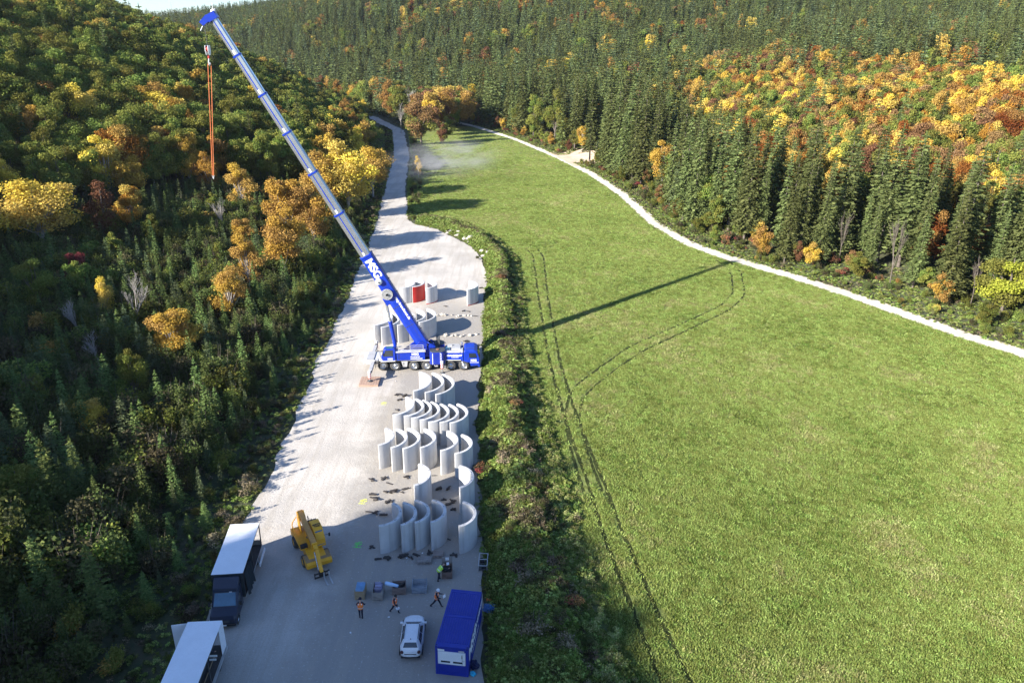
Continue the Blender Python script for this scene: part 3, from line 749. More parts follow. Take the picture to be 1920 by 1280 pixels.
# counterweight
mb = SB()
for y0, y1 in ((-2.3, -.55), (.55, 2.3)):
    s = 1 if y0 > 0 else -1
    q = sorted((y0, y1)); ya, yb = (y0, y1) if s > 0 else (y1, y0)
    mb.prism([(-4.75, ya), (-4.75, yb - s * .5), (-4.3, yb), (-2.9, yb), (-2.55, yb - s * .4), (-2.55, ya)], 1.15, 2.95, 0, 'z')
    mb.prism([(-4.7, ya), (-4.7, yb - s * .5), (-4.28, yb - s * .04), (-2.92, yb - s * .04), (-2.6, yb - s * .42), (-2.6, ya)], 2.953, 3.03, 1, 'z')
mb.box(-4.7, -2.9, -.55, .55, 1.8, 2.75, 0)
cw = mb.build('counterweight', [BLUE2, DGREY], CR, .03)
mb = SB()
for s in (1, -1):
    for k in range(6):
        z = 1.25 + k * .27
        mb.add([(-4.2, s * 2.304, z), (-3.95, s * 2.304, z + .2), (-3.95, s * 2.304, z + .3), (-4.2, s * 2.304, z + .1)], [(0, 1, 2, 3)])
    mb.box(-2.98, -2.91, s * 2.304 - .003, s * 2.304 + .003, 1.2, 2.85)
    for k in range(5):
        z = 1.35 + k * .3
        mb.add([(-4.753, s * .7, z), (-4.753, s * 1.0, z + .2), (-4.753, s * 1.0, z + .3), (-4.753, s * .7, z + .1)], [(0, 1, 2, 3)])
mb.build('chevron_marking', WSIGN, cw)
SB().tube((-3.7, 1.3, 3.0), (-3.7, 1.3, 3.12), .28, .22, 14).build('lifting_eye', paint('rust', (.2, .1, .05), .8), cw)

# boom, in crane-local coordinates
CRM = Matrix.Translation(CR.location) @ Matrix.Rotation(radians(3), 4, 'Z')
CRI = CRM.inverted()
PIV = CRI @ Vector((-12.75, 97.2, 3.85)); TIP = CRI @ Vector(BOOM_TIP)
BD = (TIP - PIV).normalized(); BLn = (TIP - PIV).length
BS = Vector((0, 0, 1)).cross(BD).normalized(); BN = BD.cross(BS).normalized()
if BN.z < 0: BN = -BN
# side pointing to the camera
SIDE = BS if BS.y < 0 else -BS
def bp(t, s, n): return PIV + BD * t + SIDE * s + BN * n
def boom_profile(w, h):
    a = w / 2; top = h / 2
    pts = [(-a, top - .12), (-a + .12, top), (a - .12, top), (a, top - .12), (a, -top * .35)]
    for k in range(1, 6):
        th = k / 6 * pi
        pts.append((a * cos(th), -top * .35 - (top * .65) * sin(th)))
    pts.append((-a, -top * .35)); return pts
def boom_section(name, t0, t1, w, h, mat, off=0.0):
    pr = boom_profile(w, h); mb = MB()
    mb.loft([[bp(t, s, n + off) for s, n in pr] for t in (t0, t1)], 0); return mb.build(name, mat, CR)
JT = BOOM_JOINTS
W0 = [1.34, 1.20, 1.11, 1.02, .94, .86, .78]; H0 = [1.72, 1.42, 1.30, 1.19, 1.08, .98, .88]
base = boom_section('boom_base', -.6, JT[0], W0[0], H0[0], BLUE)
for i in range(6):
    t1 = JT[i + 1] if i < 5 else BLn
    sec = boom_section('boom_section', JT[i] - .3, t1, W0[i + 1], H0[i + 1], SILVER)
    s = W0[i + 1] / 2
    ta, tb = JT[i] + .7, t1 - .25; mb = MB(); n0 = -.05 * H0[i + 1]; hh = .06
    mb.add([bp(ta, s + .006, n0 - hh), bp(tb, s + .006, n0 - hh), bp(tb, s + .006, n0 + hh), bp(ta, s + .006, n0 + hh)], [(0, 1, 2, 3)])
    mb.add([bp(ta + 1.2, s + .01, n0 - hh * 1.25), bp(ta + 2.6, s + .01, n0 - hh * 1.25), bp(ta + 2.6, s + .01, n0 + hh * .3), bp(ta + 1.2, s + .01, n0 + hh * .3)], [(0, 1, 2, 3)])
    mb.build('side_stripe', BLUE, sec)
    MB().add([bp(ta - .55, s + .006, n0 - .1), bp(ta - .05, s + .006, n0 - .1), bp(ta - .05, s + .006, n0 + .13), bp(ta - .55, s + .006, n0 + .13)], [(0, 1, 2, 3)]).build('number_plate', WSIGN, sec)
    pr = boom_profile(W0[i] + .1, H0[i] + .1); mb = MB(); mb.loft([[bp(t, a, b) for a, b in pr] for t in (JT[i] - .16, JT[i] + .06)], 0); mb.build('boom_collar', BLUE, CR)
# stiffening plates and details of the base section
mb = MB(); s = W0[0] / 2
for t in (3.0, 6.2, 11.3): mb.add([bp(t, s + .012, -.75), bp(t + .07, s + .012, -.75), bp(t + .07, s + .012, .6), bp(t, s + .012, .6)], [(0, 1, 2, 3)], 1)
mb.add([bp(-.4, s + .008, .3), bp(8.6, s + .008, .3), bp(8.6, s + .008, .33), bp(-.4, s + .008, .33)], [(0, 1, 2, 3)], 1)
for t in (1.8, 3.9, 6.0, 8.1, 10.2): mb.tube(bp(t, .2, .86), bp(t, .2, 1.12), .05, .05, 8, 2)
mb.build('boom_bracket', [BLUE, DGREY, BLACK], base)
mb = MB(); mb.loft([[bp(t, a, n) for a, n in ((-.5, -.5), (.5, -.5), (.5, -1.25), (-.5, -1.25))] for t in (7.0, 8.1)], 0); mb.build('cylinder_bracket', BLUE, base)
# hose reels on the near side of the boom
rc = bp(8.5, s + .28, -.28)
mb = MB(); mb.lathe([(.18, -.2), (.18, .22)], rc, SIDE, 16, 1); mb.lathe([(.74, -.06), (.78, 0), (.74, .06), (.7, 0), (.74, -.06)], rc, SIDE, 30, 0)
for k in range(20):
    a = 2 * pi * k / 20; d = BD * cos(a) + BN * sin(a); e = BD * -sin(a) + BN * cos(a)
    q = [rc + d * .16 + e * .02, rc + d * .16 - e * .02, rc + d * .74 - e * .07, rc + d * .74 + e * .07]
    mb.add([p + SIDE * .05 for p in q] + [p + SIDE * .03 for p in q], [(0, 1, 2, 3), (7, 6, 5, 4)], 0)
mb.lathe([(.001, .0), (.72, .0)], rc, SIDE, 30, 2, False)
mb.build('hose_reel', [GREYP, SILVER, BLACK], base)
rc = bp(10.55, s + .2, -.30)
MB().lathe([(.001, .26), (.2, .24), (.42, .1), (.46, -.1), (.3, -.2)], rc, SIDE, 22, 0).build('hose_drum', WSIGN, base)
MB().lathe([(.001, .30), (.13, .29), (.15, .2)], rc, SIDE, 14, 0).build('drum_hub', BLACK, base)
# boom head with sheaves
mb = MB(); mb.loft([[bp(t, a, n) for a, n in ((-.52, .6), (.52, .6), (.52, -.55), (-.52, -.55))] for t in (BLn - .25, BLn + .55)], 0)
for a in (-.5, .46): mb.prism([(0, 0), (1, 0), (1, 1), (0, 1)], 0, .001) if False else None
for a in (-.45, .41):
    q = [(BLn - .1, -.4), (BLn - .25, -1.35), (BLn + .3, -1.55), (BLn + .62, -.4)]
    mb.loft([[bp(t, aa, n) for t, n in q] for aa in (a, a + .06)], 0)
hd = mb.build('boom_head', BLUE, CR, .02)
sh0 = bp(BLn + .1, 0, -1.15)
for a in (-.28, 0, .28): MB().lathe([(.1, -.05), (.34, -.05), (.29, 0), (.34, .05), (.1, .05)], sh0 + SIDE * a, SIDE, 20).build('sheave', LGREY, hd)
MB().lathe([(.1, -.05), (.34, -.05), (.29, 0), (.34, .05), (.1, .05)], bp(BLn + .5, 0, .45), SIDE, 20).build('sheave', LGREY, hd)
MB().tube(bp(BLn + .5, .3, .5), bp(BLn + .5, .3, .5) + Vector((0, 0, .9)), .03, .03, 6).build('anemometer', WSIGN, hd); MB().tube(bp(BLn + .3, -.3, .5), bp(BLn + .3, -.3, .5) + Vector((0, 0, .5)), .06, .06, 8).build('warning_lamp', WSIGN, hd); MB().tube(bp(BLn - .2, .2, -1.5), bp(BLn - .5, .2, -2.0), .05, .05, 8).build('limit_switch', WSIGN, hd)
# luffing cylinder
c0 = MS @ Vector((2.05, 0, 2.45)); c1 = bp(7.55, 0, -1.1); cd = (c1 - c0)
MB().tube(c0, c0 + cd * .60, .27, .27, 20).build('luffing_cylinder', BLUE, CR)
MB().tube(c0 + cd * .58, c1, .17, .17, 18).build('cylinder_rod', SILVER, CR)
# hoist rope from winch over the boom
wdr = MS @ Vector((-2.85, 0, 3.45))
mb = MB(); mb.tube(wdr, bp(BLn + .5, 0, .8), .018, .018, 6)
HK = CRI @ Vector(HOOK)
for a in (-.16, .16): mb.tube(sh0 + SIDE * a, HK + SIDE * a + Vector((0, 0, .9)), .018, .018, 6)
mb.build('hoist_rope', ROPE, CR)
def text(name, body, size, mat, M, parent, bold=.02, space=1.0):
    cu = bpy.data.curves.new(name, 'FONT'); cu.body = body; cu.size = size; cu.extrude = .004; cu.offset = bold * size; cu.space_character = space
    cu.align_x = 'CENTER'; cu.align_y = 'CENTER'; cu.materials.append(mat)
    t = bpy.data.objects.new(name, cu); COL.objects.link(t)
    me = bpy.data.meshes.new_from_object(t.evaluated_get(bpy.context.evaluated_depsgraph_get())); bpy.data.objects.remove(t); me.name = name
    o = bpy.data.objects.new(name, me); COL.objects.link(o); o.parent = parent; o.matrix_local = M; return o
def frame(o, x, y):
    x = Vector(x).normalized(); y = Vector(y).normalized(); z = x.cross(y)
    m = Matrix.Identity(4)
    for i in range(3): m[i][0] = x[i]; m[i][1] = y[i]; m[i][2] = z[i]; m[i][3] = o[i]
    return m
text('lettering', 'MSG', 1.45, WSIGN, frame(bp(JT[0] - 1.95, s + .012, .0), -BD, BN), base, .035, 1.0)
text('lettering', 'msg-krandienst.de', .5, WSIGN, frame(bp(5.7, s + .012, .47), -BD, BN), base, .02)
def mside(x, y, z): return MS @ Vector((x, y, z))
ex = (MS.to_3x3() @ Vector((-1, 0, 0)))
text('lettering', 'MSG', .5, WSIGN, frame(mside(-.55, 1.732, 2.6), ex, (0, 0, 1)), eh, .03)
text('lettering', 'KRANDIENST', .22, WSIGN, frame(mside(-.55, 1.732, 2.2), ex, (0, 0, 1)), eh, .03)
MB(MS).box(-1.55, .1, 1.73, 1.736, 1.88, 1.98).build('white_band', WSIGN, eh)
text('lettering', 'MSG', .36, WSIGN, frame(mside(2.9, 1.732, 2.0), ex, (0, 0, 1)), cc, .03)
fb = cab
text('lettering', 'MSG', .42, WSIGN, frame(Vector((7.0, -1.5, 1.55)), (1, 0, 0), (0, 0, 1)), fb, .03)
MB().box(6.5, 7.7, -1.512, -1.5, 1.2, 1.26).build('white_band', WSIGN, fb)
text('lettering', 'KRANDIENST', .36, WSIGN, frame(Vector((4.3, -1.512, 2.28)), (1, 0, 0), (0, 0, 1)), CR, .03)
MB().box(3.9, 4.9, -1.512, -1.5, 1.98, 2.04).build('white_band', WSIGN, CR)

# hook block and slings
hb = thing('hook_block', 'white hook block hanging on ropes below the crane boom tip', 'hook block', HOOK)
mb = MB()
for x in (-.2, .14): mb.prism([(-.34, .95), (.34, .95), (.42, .3), (.2, -.15), (-.2, -.15), (-.42, .3)], x, x + .06, 0, 'x')
mb.build('side_plate', WHITE, hb, .02)
MB().lathe([(.05, -.12), (.36, -.12), (.3, 0), (.36, .12), (.05, .12)], (0, 0, .55), (1, 0, 0), 18).build('sheave', RED, hb)
MB().tube((0, 0, -.15), (0, 0, -.5), .1, .12, 10).build('swivel', RED, hb)
hkp = [Vector((0, 0, -.5)), Vector((0, -.1, -.75)), Vector((0, -.22, -.95)), Vector((0, -.12, -1.2)), Vector((0, .1, -1.2)), Vector((0, .2, -1.0))]
MB().pipe(hkp, .08, 8).build('hook', LGREY, hb)
sg = thing('lifting_sling', 'long orange round slings hanging from the crane hook', 'lifting sling', SLINGB)
hk0 = Vector(HOOK) + Vector((0, 0, -1.1)) - Vector(SLINGB)
for dx in (-.16, .16):
    MB().tube(hk0 + Vector((dx * 1.2, 0, 0)), Vector((dx * .5, 0, .15)), .05, .05, 8).build('sling_leg', SLING, sg)
MB().pipe([Vector((-.12, 0, .2)), Vector((0, 0, -.25)), Vector((.12, 0, .2))], .06, 8).build('shackle', ALU, sg)
mt = MB()
for k in range(8): mt.box(-1.3 + k * .325, -1.3 + k * .325 + .31, -1.38, 1.38, 0, .26, 0)
o = mt.build('outrigger_mat', WOODM, loc=(-19.15, 91.55, .022), rotz=radians(2), bevel=.015)
tag(o, 'thick square timber mat under the crane outrigger foot', 'timber mat')
# ------------------------------------------------------------------ white hatchback
def outline(xf, xr, hw, nf=.42, nr=.2, e=3.2, n=40):
    """car-like plan outline (superellipse, rounder nose)"""
    pts = []
    cx = (xf + xr) / 2; a = (xf - xr) / 2
    for i in range(n):
        t = 2 * pi * i / n; c, s = cos(t), sin(t)
        ee = e if c > 0 else e + 1.6
        pts.append((cx + a * np.sign(c) * abs(c) ** (2 / ee), hw * np.sign(s) * abs(s) ** (2 / ee)))
    return pts
car = thing('hatchback_car', 'white five door hatchback parked beside the blue site container', 'car', (-7.32, 44.95, .02), atan2(46.9 - 42.95, (-7.3 + 7.16)))
def ztop(x):   # bonnet / belt / boot line
    return float(np.interp(x, [-2.05, -1.9, -1.3, .7, 1.2, 1.75, 2.05], [.92, .98, 1.02, 1.0, .96, .84, .68]))
mb = MB(); ol = outline(2.05, -2.0, .88)
lv = [(.20, .93, .9), (.28, .985, .975), (.50, 1.0, 1.0), (.68, .995, .99)]
rings = [[(x * sx, y * sy, z) for x, y in ol] for z, sx, sy in lv]
rings.append([(x * .985, y * .965, .68 + (ztop(x) - .68) * .75) for x, y in ol])
rings.append([(x * .965, y * .92, ztop(x)) for x, y in ol])
for k in (.75, .5, .25, .02): rings.append([(x * .965 * k, y * .92 * k, ztop(x * k) + .05 * (1 - k)) for x, y in ol])
mb.loft(rings, 0, True, False)
body = mb.build('body', CARW, car)
# cabin
def cabin(z0, z1, B, T, mb, mat=0): pass
Bq = [(1.02, .70), (.75, .80), (-1.55, .80), (-1.93, .66), (-1.93, -.66), (-1.55, -.80), (.75, -.80), (1.02, -.70)]
Tq = [(.28, .50), (.16, .575), (-1.30, .565), (-1.58, .47), (-1.58, -.47), (-1.30, -.565), (.16, -.575), (.28, -.50)]
mb = MB(); r0 = [(x, y, .96) for x, y in Bq]; r1 = [(x, y, 1.42) for x, y in Tq]
r2 = [(x * .93 - .05, y * .9, 1.47) for x, y in Tq]; r3 = [(x * .5 - .3, y * .5, 1.495) for x, y in Tq]
mb.loft([r0, r1, r2, r3], 0, False, True); roof = mb.build('roof', CARW, car, .05, seg=3)
def gl(i, j, name, u, v, parts=None):
    a, b, c, d = r0[i], r0[j], r1[j], r1[i]
    mb = MB().quad(a, b, c, d, 0, u, v, .016, .012); q = mb.build(name, GLASS, car); return q
gl(7, 0, 'windscreen', (.04, .96), (.10, .93)); gl(3, 4, 'rear_window', (.05, .95), (.30, .92))
for i, j in ((0, 1), (6, 7)): pass
for (i, j, s) in ((1, 2, 1), (5, 6, -1)):
    for ua, ub in ((.06, .44), (.475, .78), (.81, .97)):
        u = (ua, ub) if s > 0 else (1 - ub, 1 - ua)
        gl(i, j, 'side_window', u, (.12, .9))
for s in (-1, 1):
    mb = MB(); mb.pipe([(.2, s * .54, 1.44), (.1, s * .54, 1.52), (-1.2, s * .53, 1.53), (-1.3, s * .53, 1.45)], .025, 8); mb.build('roof_rail', BLACK, car)
    mb = MB(); mb.loft([[(x, s * y, z) for x, z in ((.72, .98), (.86, 1.0), (.86, 1.14), (.72, 1.14))] for y in (.82, .84, 1.02)], 0); mb.build('mirror', CARW, car, .03)
    mb = MB().lathe([(.001, .05), (.09, .045), (.125, .01), (.13, -.05)], (-1.955, s * .64, .76), (-1, s * .25, .12), 16); tl = mb.build('tail_lamp', TAIL, car)
    mb = MB().quad((1.93, s * .45, .66), (1.74, s * .78, .66), (1.62, s * .78, .76), (1.82, s * .45, .78), 0, off=.03, th=.05) ; mb.build('headlight', LAMP, car)
    for x in (1.28, -1.25):
        wheel(car, x, s * .77, .33, .21, s)
        MB().lathe([(.36, -.02), (.41, -.01), (.41, .01), (.36, .02)], (x, s * .865, .35), (0, 1, 0), 26).build('wheel_arch', BLACK, car)
MB().box(-2.03, -1.93, -.45, .45, .60, .625, 0).build('boot_strip', BLACK, car)
pl = MB().box(-2.035, -1.95, -.27, .27, .46, .57, 0).build('number_plate', PAPER, car)
MB().box(-2.02, -1.85, -.72, .72, .24, .33, 0).build('rear_bumper_trim', BLACK, car, .02)
MB().loft([[(x, y, z) for x, y in ((-1.42, .03), (-1.42, -.03), (-1.34, -.02), (-1.34, .02))] for z in (1.47, 1.53)], 0).build('antenna', BLACK, car)

# ------------------------------------------------------------------ blue site container
ct = thing('site_container', 'blue steel office container with white shutter beside the parked white car', 'container', (-4.02, 41.6, .02), atan2(6.06, .72) - pi / 2)
L_, Wd, Hc = 6.06, 2.44, 2.68
mb = MB(); hw = Wd / 2
mb.box(-hw + .06, hw - .06, .06, L_ - .06, .12, Hc - .06, 0)
for x in (-hw, hw - .18):
    for y in (0, L_ - .18): mb.box(x, x + .18, y, y + .18, 0, Hc, 0)
for y in (0, L_ - .12):
    mb.box(-hw + .18, hw - .18, y, y + .12, Hc - .2, Hc - .003, 0); mb.box(-hw + .18, hw - .18, y, y + .12, .0, .18, 0)
for x in (-hw, hw - .12):
    mb.box(x, x + .12, .18, L_ - .18, Hc - .2, Hc - .003, 0); mb.box(x, x + .12, .18, L_ - .18, 0, .18, 0)
mb.build('frame', BLUE2, ct, .012)
mb = MB()
for (ya, yb) in ((.45, 3.0), (3.32, L_ - .35)):
    n = 11
    for k in range(n):
        x = -hw + .2 + k * (Wd - .4) / n
        mb.prism([(x, Hc - .08), (x + .03, Hc - .02), (x + .155, Hc - .02), (x + .186, Hc - .08)], ya, yb, 0)
mb.box(-hw + .13, hw - .13, .13, L_ - .13, Hc - .1, Hc - .075, 0)
mb.box(-hw + .13, hw - .13, .13, .42, Hc - .075, Hc - .02, 0); mb.box(-hw + .13, hw - .13, 3.03, 3.29, Hc - .075, Hc - .01, 0); mb.box(-hw + .13, hw - .13, L_ - .32, L_ - .13, Hc - .075, Hc - .02, 0)
mb.build('roof', BLUE2, ct, .006)
mb = MB()
for s in (-1, 1):
    for k in range(24):
        y = .3 + k * .228; mb.prism([(y, s * (hw - .06)), (y + .03, s * (hw - .025)), (y + .14, s * (hw - .025)), (y + .17, s * (hw - .06))], .2, Hc - .22, 0, 'z', Matrix(((0, 1, 0), (1, 0, 0), (0, 0, 1))))
mb.build('side_cladding', BLUE2, ct)
mb = MB(); mb.box(-hw + .2, hw - .22, -.03, .05, 1.06, 2.2, 0); wf = mb.build('shutter_frame', WHITE, ct, .01)
mb = MB(); mb.box(-hw + .28, hw - .42, -.045, -.028, 1.16, 2.12, 0)
for k in range(9): mb.box(-hw + .29, hw - .43, -.049, -.044, 1.18 + k * .105, 1.185 + k * .105, 1)
mb.build('shutter', [ROOFW, GREYP], wf)
for xa, xb in ((-hw + .42, -.12), (.1, hw - .42)): MB().box(xa, xb, -.055, -.04, 1.24, 1.4, 0).build('window', GLASS, wf)
mb = MB(); mb.tube((hw - .45, -.06, 1.15), (hw - .45, -.06, 2.15), .012, .012, 6, 0); mb.lathe([(.07, 0), (.06, .01)], (hw - .36, -.055, 1.55), (0, 1, 0), 14, 0); mb.box(hw - .5, hw - .42, -.075, -.05, 1.75, 2.0, 1)
mb.build('shutter_strap', [DGREY, WOODG], wf)
MB().box(-hw + .18, -hw + .68, -.012, .0, 2.26, 2.42, 0).build('name_plate', PAPER, ct); MB().box(hw - .72, hw - .3, -.012, 0, 2.28, 2.4, 0).build('name_plate', LGREY, ct)
mb = MB()
for x in (-hw + .09, hw - .09):
    for z in (Hc + .002,): mb.box(x - .05, x + .05, .05, .13, z - .01, z + .001)
    mb.box(x - .05, x + .05, -.003, .01, Hc - .13, Hc - .06)
mb.build('corner_casting', BLACK, ct)
text('lettering', 'MSG', 1.5, WSIGN, frame(Vector((hw + .012, 1.75, 1.7)), (0, 1, 0), (0, 0, 1)), ct, .03)
text('lettering', 'KRANDIENST', .62, WSIGN, frame(Vector((hw + .012, 4.2, 1.75)), (0, 1, 0), (0, 0, 1)), ct, .03)
text('lettering', 'KRANE TRANSPORTE', .3, WSIGN, frame(Vector((hw + .012, 3.1, .72)), (0, 1, 0), (0, 0, 1)), ct, .02)

# ------------------------------------------------------------------ curtain side trucks
def truck(name, label, x0, y0, ang, L, second=False):
    """x0,y0: middle of the box front on the ground; +x forward"""
    T = thing(name, label, 'truck', (x0, y0, .02), ang)
    hw, zf, zr = 1.225, .95, 3.2
    mb = MB(); mb.box(-L, 0, -hw, hw, zf - .1, zf, 0); mb.box(-L + .1, .4, -.45, .45, zf - .35, zf - .1, 1); T_floor = mb.build('load_floor', [WOODD, DGREY], T)
    mb = MB(); mb.box(-L - .02, .02, -hw - .01, hw + .01, zr, zr + .05, 0)
    for k in range(int(L / 1.3)): mb.box(-L + .6 + 1.3 * k, -L + .63 + 1.3 * k, -hw + .05, hw - .05, zr + .05, zr + .053, 0)
    mb.build('roof', ROOFW, T, .02)
    mb = MB(); mb.box(-.08, 0, -hw, hw, zf, zr, 0); mb.box(-L, 0, -hw, -hw + .03, zf, zr - .003, 0); mb.box(-.02, .04, -hw - .02, hw + .02, zr - .28, zr + .045, 0)
    mb.build('bulkhead', TARP, T)
    mb = MB()
    for x in (-L, -L / 2, -.16): mb.box(x, x + .1, hw - .08, hw, zf, zr, 0)
    mb.box(-L, 0, hw - .06, hw + .003, zr - .12, zr - .002, 0); mb.box(-L, 0, hw - .03, hw + .02, zf - .16, zf - .01, 1); mb.box(-L, -L + .08, -hw, -hw + .08, zf, zr, 0)
    mb.box(-L - .04, -L, -hw, hw, zr - .2, zr, 0)
    mb.build('box_frame', [DGREY, ALU], T)
    if not second:
        mb = MB()
        for k in range(3): mb.box(-L + 1.0, -.5, -hw + .04, -hw + .07, zf + .3 + k * .6, zf + .42 + k * .6, 0)
        for k in range(5): mb.box(-4.6 + k * .75, -4.52 + k * .75, .1, .16, zf, zf + 1.3, 0)
        mb.box(-4.7, -1.4, .1, .16, zf + 1.2, zf + 1.3, 0); mb.build('wooden_slats', WOODG, T)
        mb = MB(); mb.box(-L, -L + .04, -hw + .1, hw - .1, zf, zf + .5, 0); mb.box(-L + .5, -L + 1.9, -.2, .1, zf, zf + .35, 0, Matrix.Rotation(.0, 3, 'Z')); mb.build('load_planks', WOODG, T)
        n = 26; mb = MB(); vs = []
        for i in range(n):
            x = -.1 - 2.1 * i / n; w = .10 * sin(i * 1.9) + .03 * sin(i * .7)
            vs.append((x, hw + .10 + w, zr - .1)); vs.append((x * 1.1 - .15, hw + .16 + w * 1.5 + .05 * sin(i), zf - .15 + .18 * sin(i * .5)))
        mb.add(vs, [(2 * i, 2 * i + 1, 2 * i + 3, 2 * i + 2) for i in range(n - 1)], 0, True); mb.build('curtain', TARP, T)
        MB().box(-L + .3, -L + 2.6, hw + .25, hw + .33, .55, .85, 0).build('side_board', ROOFW, T)
    else:
        mb = MB(); mb.box(-1.05, -.0, hw, hw + .03, zf, zr - .1, 0) if False else None
        mb.box(-L, -L + 1.0, hw - .005, hw + .03, zf - .02, zr - .02, 0); mb.lathe([(.03, .0), (.03, .035)], (-L + .5, hw, 2.6), (0, 1, 0), 8, 1); mb.lathe([(.03, .0), (.03, .035)], (-L + .5, hw, 1.3), (0, 1, 0), 8, 1)
        mb.build('side_panel', [ROOFW, BLACK], T, .01)
        Rm = Matrix.Rotation(radians(-96), 3, 'Z'); mb = MB()
        mb.add([Vector((-L, -hw, 0)) + Rm @ Vector(p) if False else (-L + p[0], -hw + p[1], p[2]) for p in [(.0, 0, zf), (.0, 0, zr - .05), (.12, -1.15, zr - .05), (.12, -1.15, zf), (.05, 0, zf), (.05, 0, zr - .05), (.17, -1.15, zr - .05), (.17, -1.15, zf)]], [(0, 1, 2, 3), (7, 6, 5, 4), (0, 4, 5, 1), (1, 5, 6, 2), (2, 6, 7, 3), (3, 7, 4, 0)], 0)
        mb.build('rear_door', ROOFW, T)
        mb = MB()
        for k in range(2): mb.box(-L + 1.6 + k * .25, -L + 1.68 + k * .25, -.9, 1.1, zf + .5 - .1 * k, zf + .62 - .1 * k, 0)
        mb.build('load_bar', WSIGN, T)
        mb = MB(); mb.box(-L + 1.0, 0, hw - .55, hw - .5, zf, zf + .06, 0); mb.build('floor_rail', WOODY, T)
        mb = MB(); mb.box(-L - .02, 0, hw + .05, hw + .09, zf - .32, zf - .1, 0); mb.build('side_guard', ALU, T)
        mb = MB(); mb.box(-L + 2.2, -1.2, -.9, .5, zf, zf + .55, 0); mb.box(-L + 2.5, -1.6, -.6, .4, zf + .55, zf + .8, 0); mb.build('load_bundle', TARP, T, .08)
    # chassis and wheels
    for x in (-L + 1.5,):
        for s in (-1, 1): wheel(T, x, s * (hw - .25), .37, .36, s)
    # cab
    hwc = 1.0
    mb = MB(); prof = [(.1, .42), (.1, 2.45), (.55, 2.5), (1.0, 2.28), (1.72, 1.42), (2.5, 1.18), (2.66, .95), (2.7, .42)]
    def ring(y, k): return [(x if x < .2 else .1 + (x - .1) * (1 - .05 * k), y, z if z < .5 else .42 + (z - .42) * (1 - .03 * k)) for x, z in prof]
    mb.loft([ring(-hwc, 1), ring(-hwc + .12, 0), ring(hwc - .12, 0), ring(hwc, 1)], 0)
    c = mb.build('cab', NAVY, T, .07, seg=3)
    mb = MB(); mb.prism([(.12, 2.46), (.12, 3.12), (.35, 3.1), (1.0, 2.62), (1.1, 2.34), (.6, 2.5)], -.98, .98, 0); mb.build('wind_deflector', NAVY, T, .1, seg=3)
    mb = MB(); mb.quad((1.72, -.86, 1.45), (1.72, .86, 1.45), (1.02, .78, 2.28), (1.02, -.78, 2.28), 0, (.0, 1), (.04, .96), .02, .015); mb.build('windscreen', GLASSB, c)
    for s in (-1, 1):
        y = s * hwc
        MB().prism([(.75, 1.5), (.75, 2.12), (1.0, 2.12), (1.5, 1.5)], y, y + s * .012, 0).build('side_window', GLASS, c)
        mb = MB(); mb.pipe([(1.45, y, 1.5), (1.5, y + s * .22, 1.5)], .025, 6, 0); mb.box(1.46, 1.56, y + s * .2 - .09, y + s * .2 + .09, 1.38, 1.72, 0); mb.build('mirror', BLACK, c, .02)
        mb = MB().quad((2.48, s * .62, .95), (2.3, s * .9, .98), (2.1, s * .93, 1.16), (2.36, s * .66, 1.14), 0, off=.06, th=.06); mb.build('headlight', LAMP, c)
        wheel(T, 1.95, s * (hwc - .12), .35, .24, s)
        MB().lathe([(.37, -.02), (.42, 0), (.37, .02)], (1.95, s * (hwc + .002), .36), (0, 1, 0), 22).build('wheel_arch', BLACK, c)
    mb = MB(); mb.box(2.45, 2.74, -.95, .95, .36, .62, 0); mb.box(2.6, 2.69, -.5, .5, .66, .9, 1); mb.build('bumper', [BLACK, DGREY], c, .05)
    MB().box(2.742, 2.75, -.26, .26, .42, .53, 0).build('number_plate', PAPER, c)
    MB().box(1.02, 1.1, .3, .52, 2.3, 2.33, 0).build('toll_sticker', PAPER, c)
    return T
truck('curtain_side_truck', 'dark blue cab truck with white roof half in sun and its curtain drawn back', -22.6, 48.45, atan2(-6.62, .8), 6.7)
TR2 = truck('curtain_side_truck', 'white roofed truck with open rear door cut off by the lower edge', -21.7, 36.0, atan2(-5.6, .48), 7.2, True)

# ------------------------------------------------------------------ yellow telehandler
th = thing('telehandler', 'yellow telescopic handler with forks lowered to the gravel by the trucks', 'telehandler', (-17.85, 55.35, .02), atan2(-.866, .5))
mb = MB(); mb.prism([(-2.6, .75), (-2.65, 1.25), (-1.8, 1.4), (2.0, 1.25), (2.65, 1.1), (2.7, .55), (1.9, .5), (-1.9, .5)], -.75, .75, 0)
for y in (-1.12, .55): mb.box(1.55, 2.72, y, y + .57, .55, 1.12, 0)
mb.prism([(1.6, 1.121), (2.7, 1.121), (2.7, 1.16), (1.6, 1.2)], -1.1, 1.1, 1)
mb.prism([(2.7, 1.15), (2.95, 1.0), (2.9, .62), (2.7, .55)], -1.1, 1.1, 0); mb.box(-2.7, -1.7, -1.1, 1.1, .7, 1.3, 0)
mb.lathe([(.06, 0), (.06, .01)], (2.2, .55, 1.165), (0, 0, 1), 10, 2); mb.lathe([(.06, 0), (.06, .01)], (2.1, -.45, 1.168), (0, 0, 1), 10, 2)
mb.build('chassis', [YELL, paint('dusty_deck', (.3, .19, .09), .8, var=.25), LAMP], th, .03)
for x in (1.55, -1.55):
    for s in (-1, 1): wheel(th, x, s * .98, .56, .42, s, rimmat=YELL)
mb = MB(); mb.prism([(-.9, 1.3), (-1.0, 2.7), (-.7, 2.95), (.5, 2.9), (1.25, 2.1), (1.35, 1.4), (.9, 1.3)], .22, 1.08, 0)
tc = mb.build('cab', YELL, th, .08, seg=3)
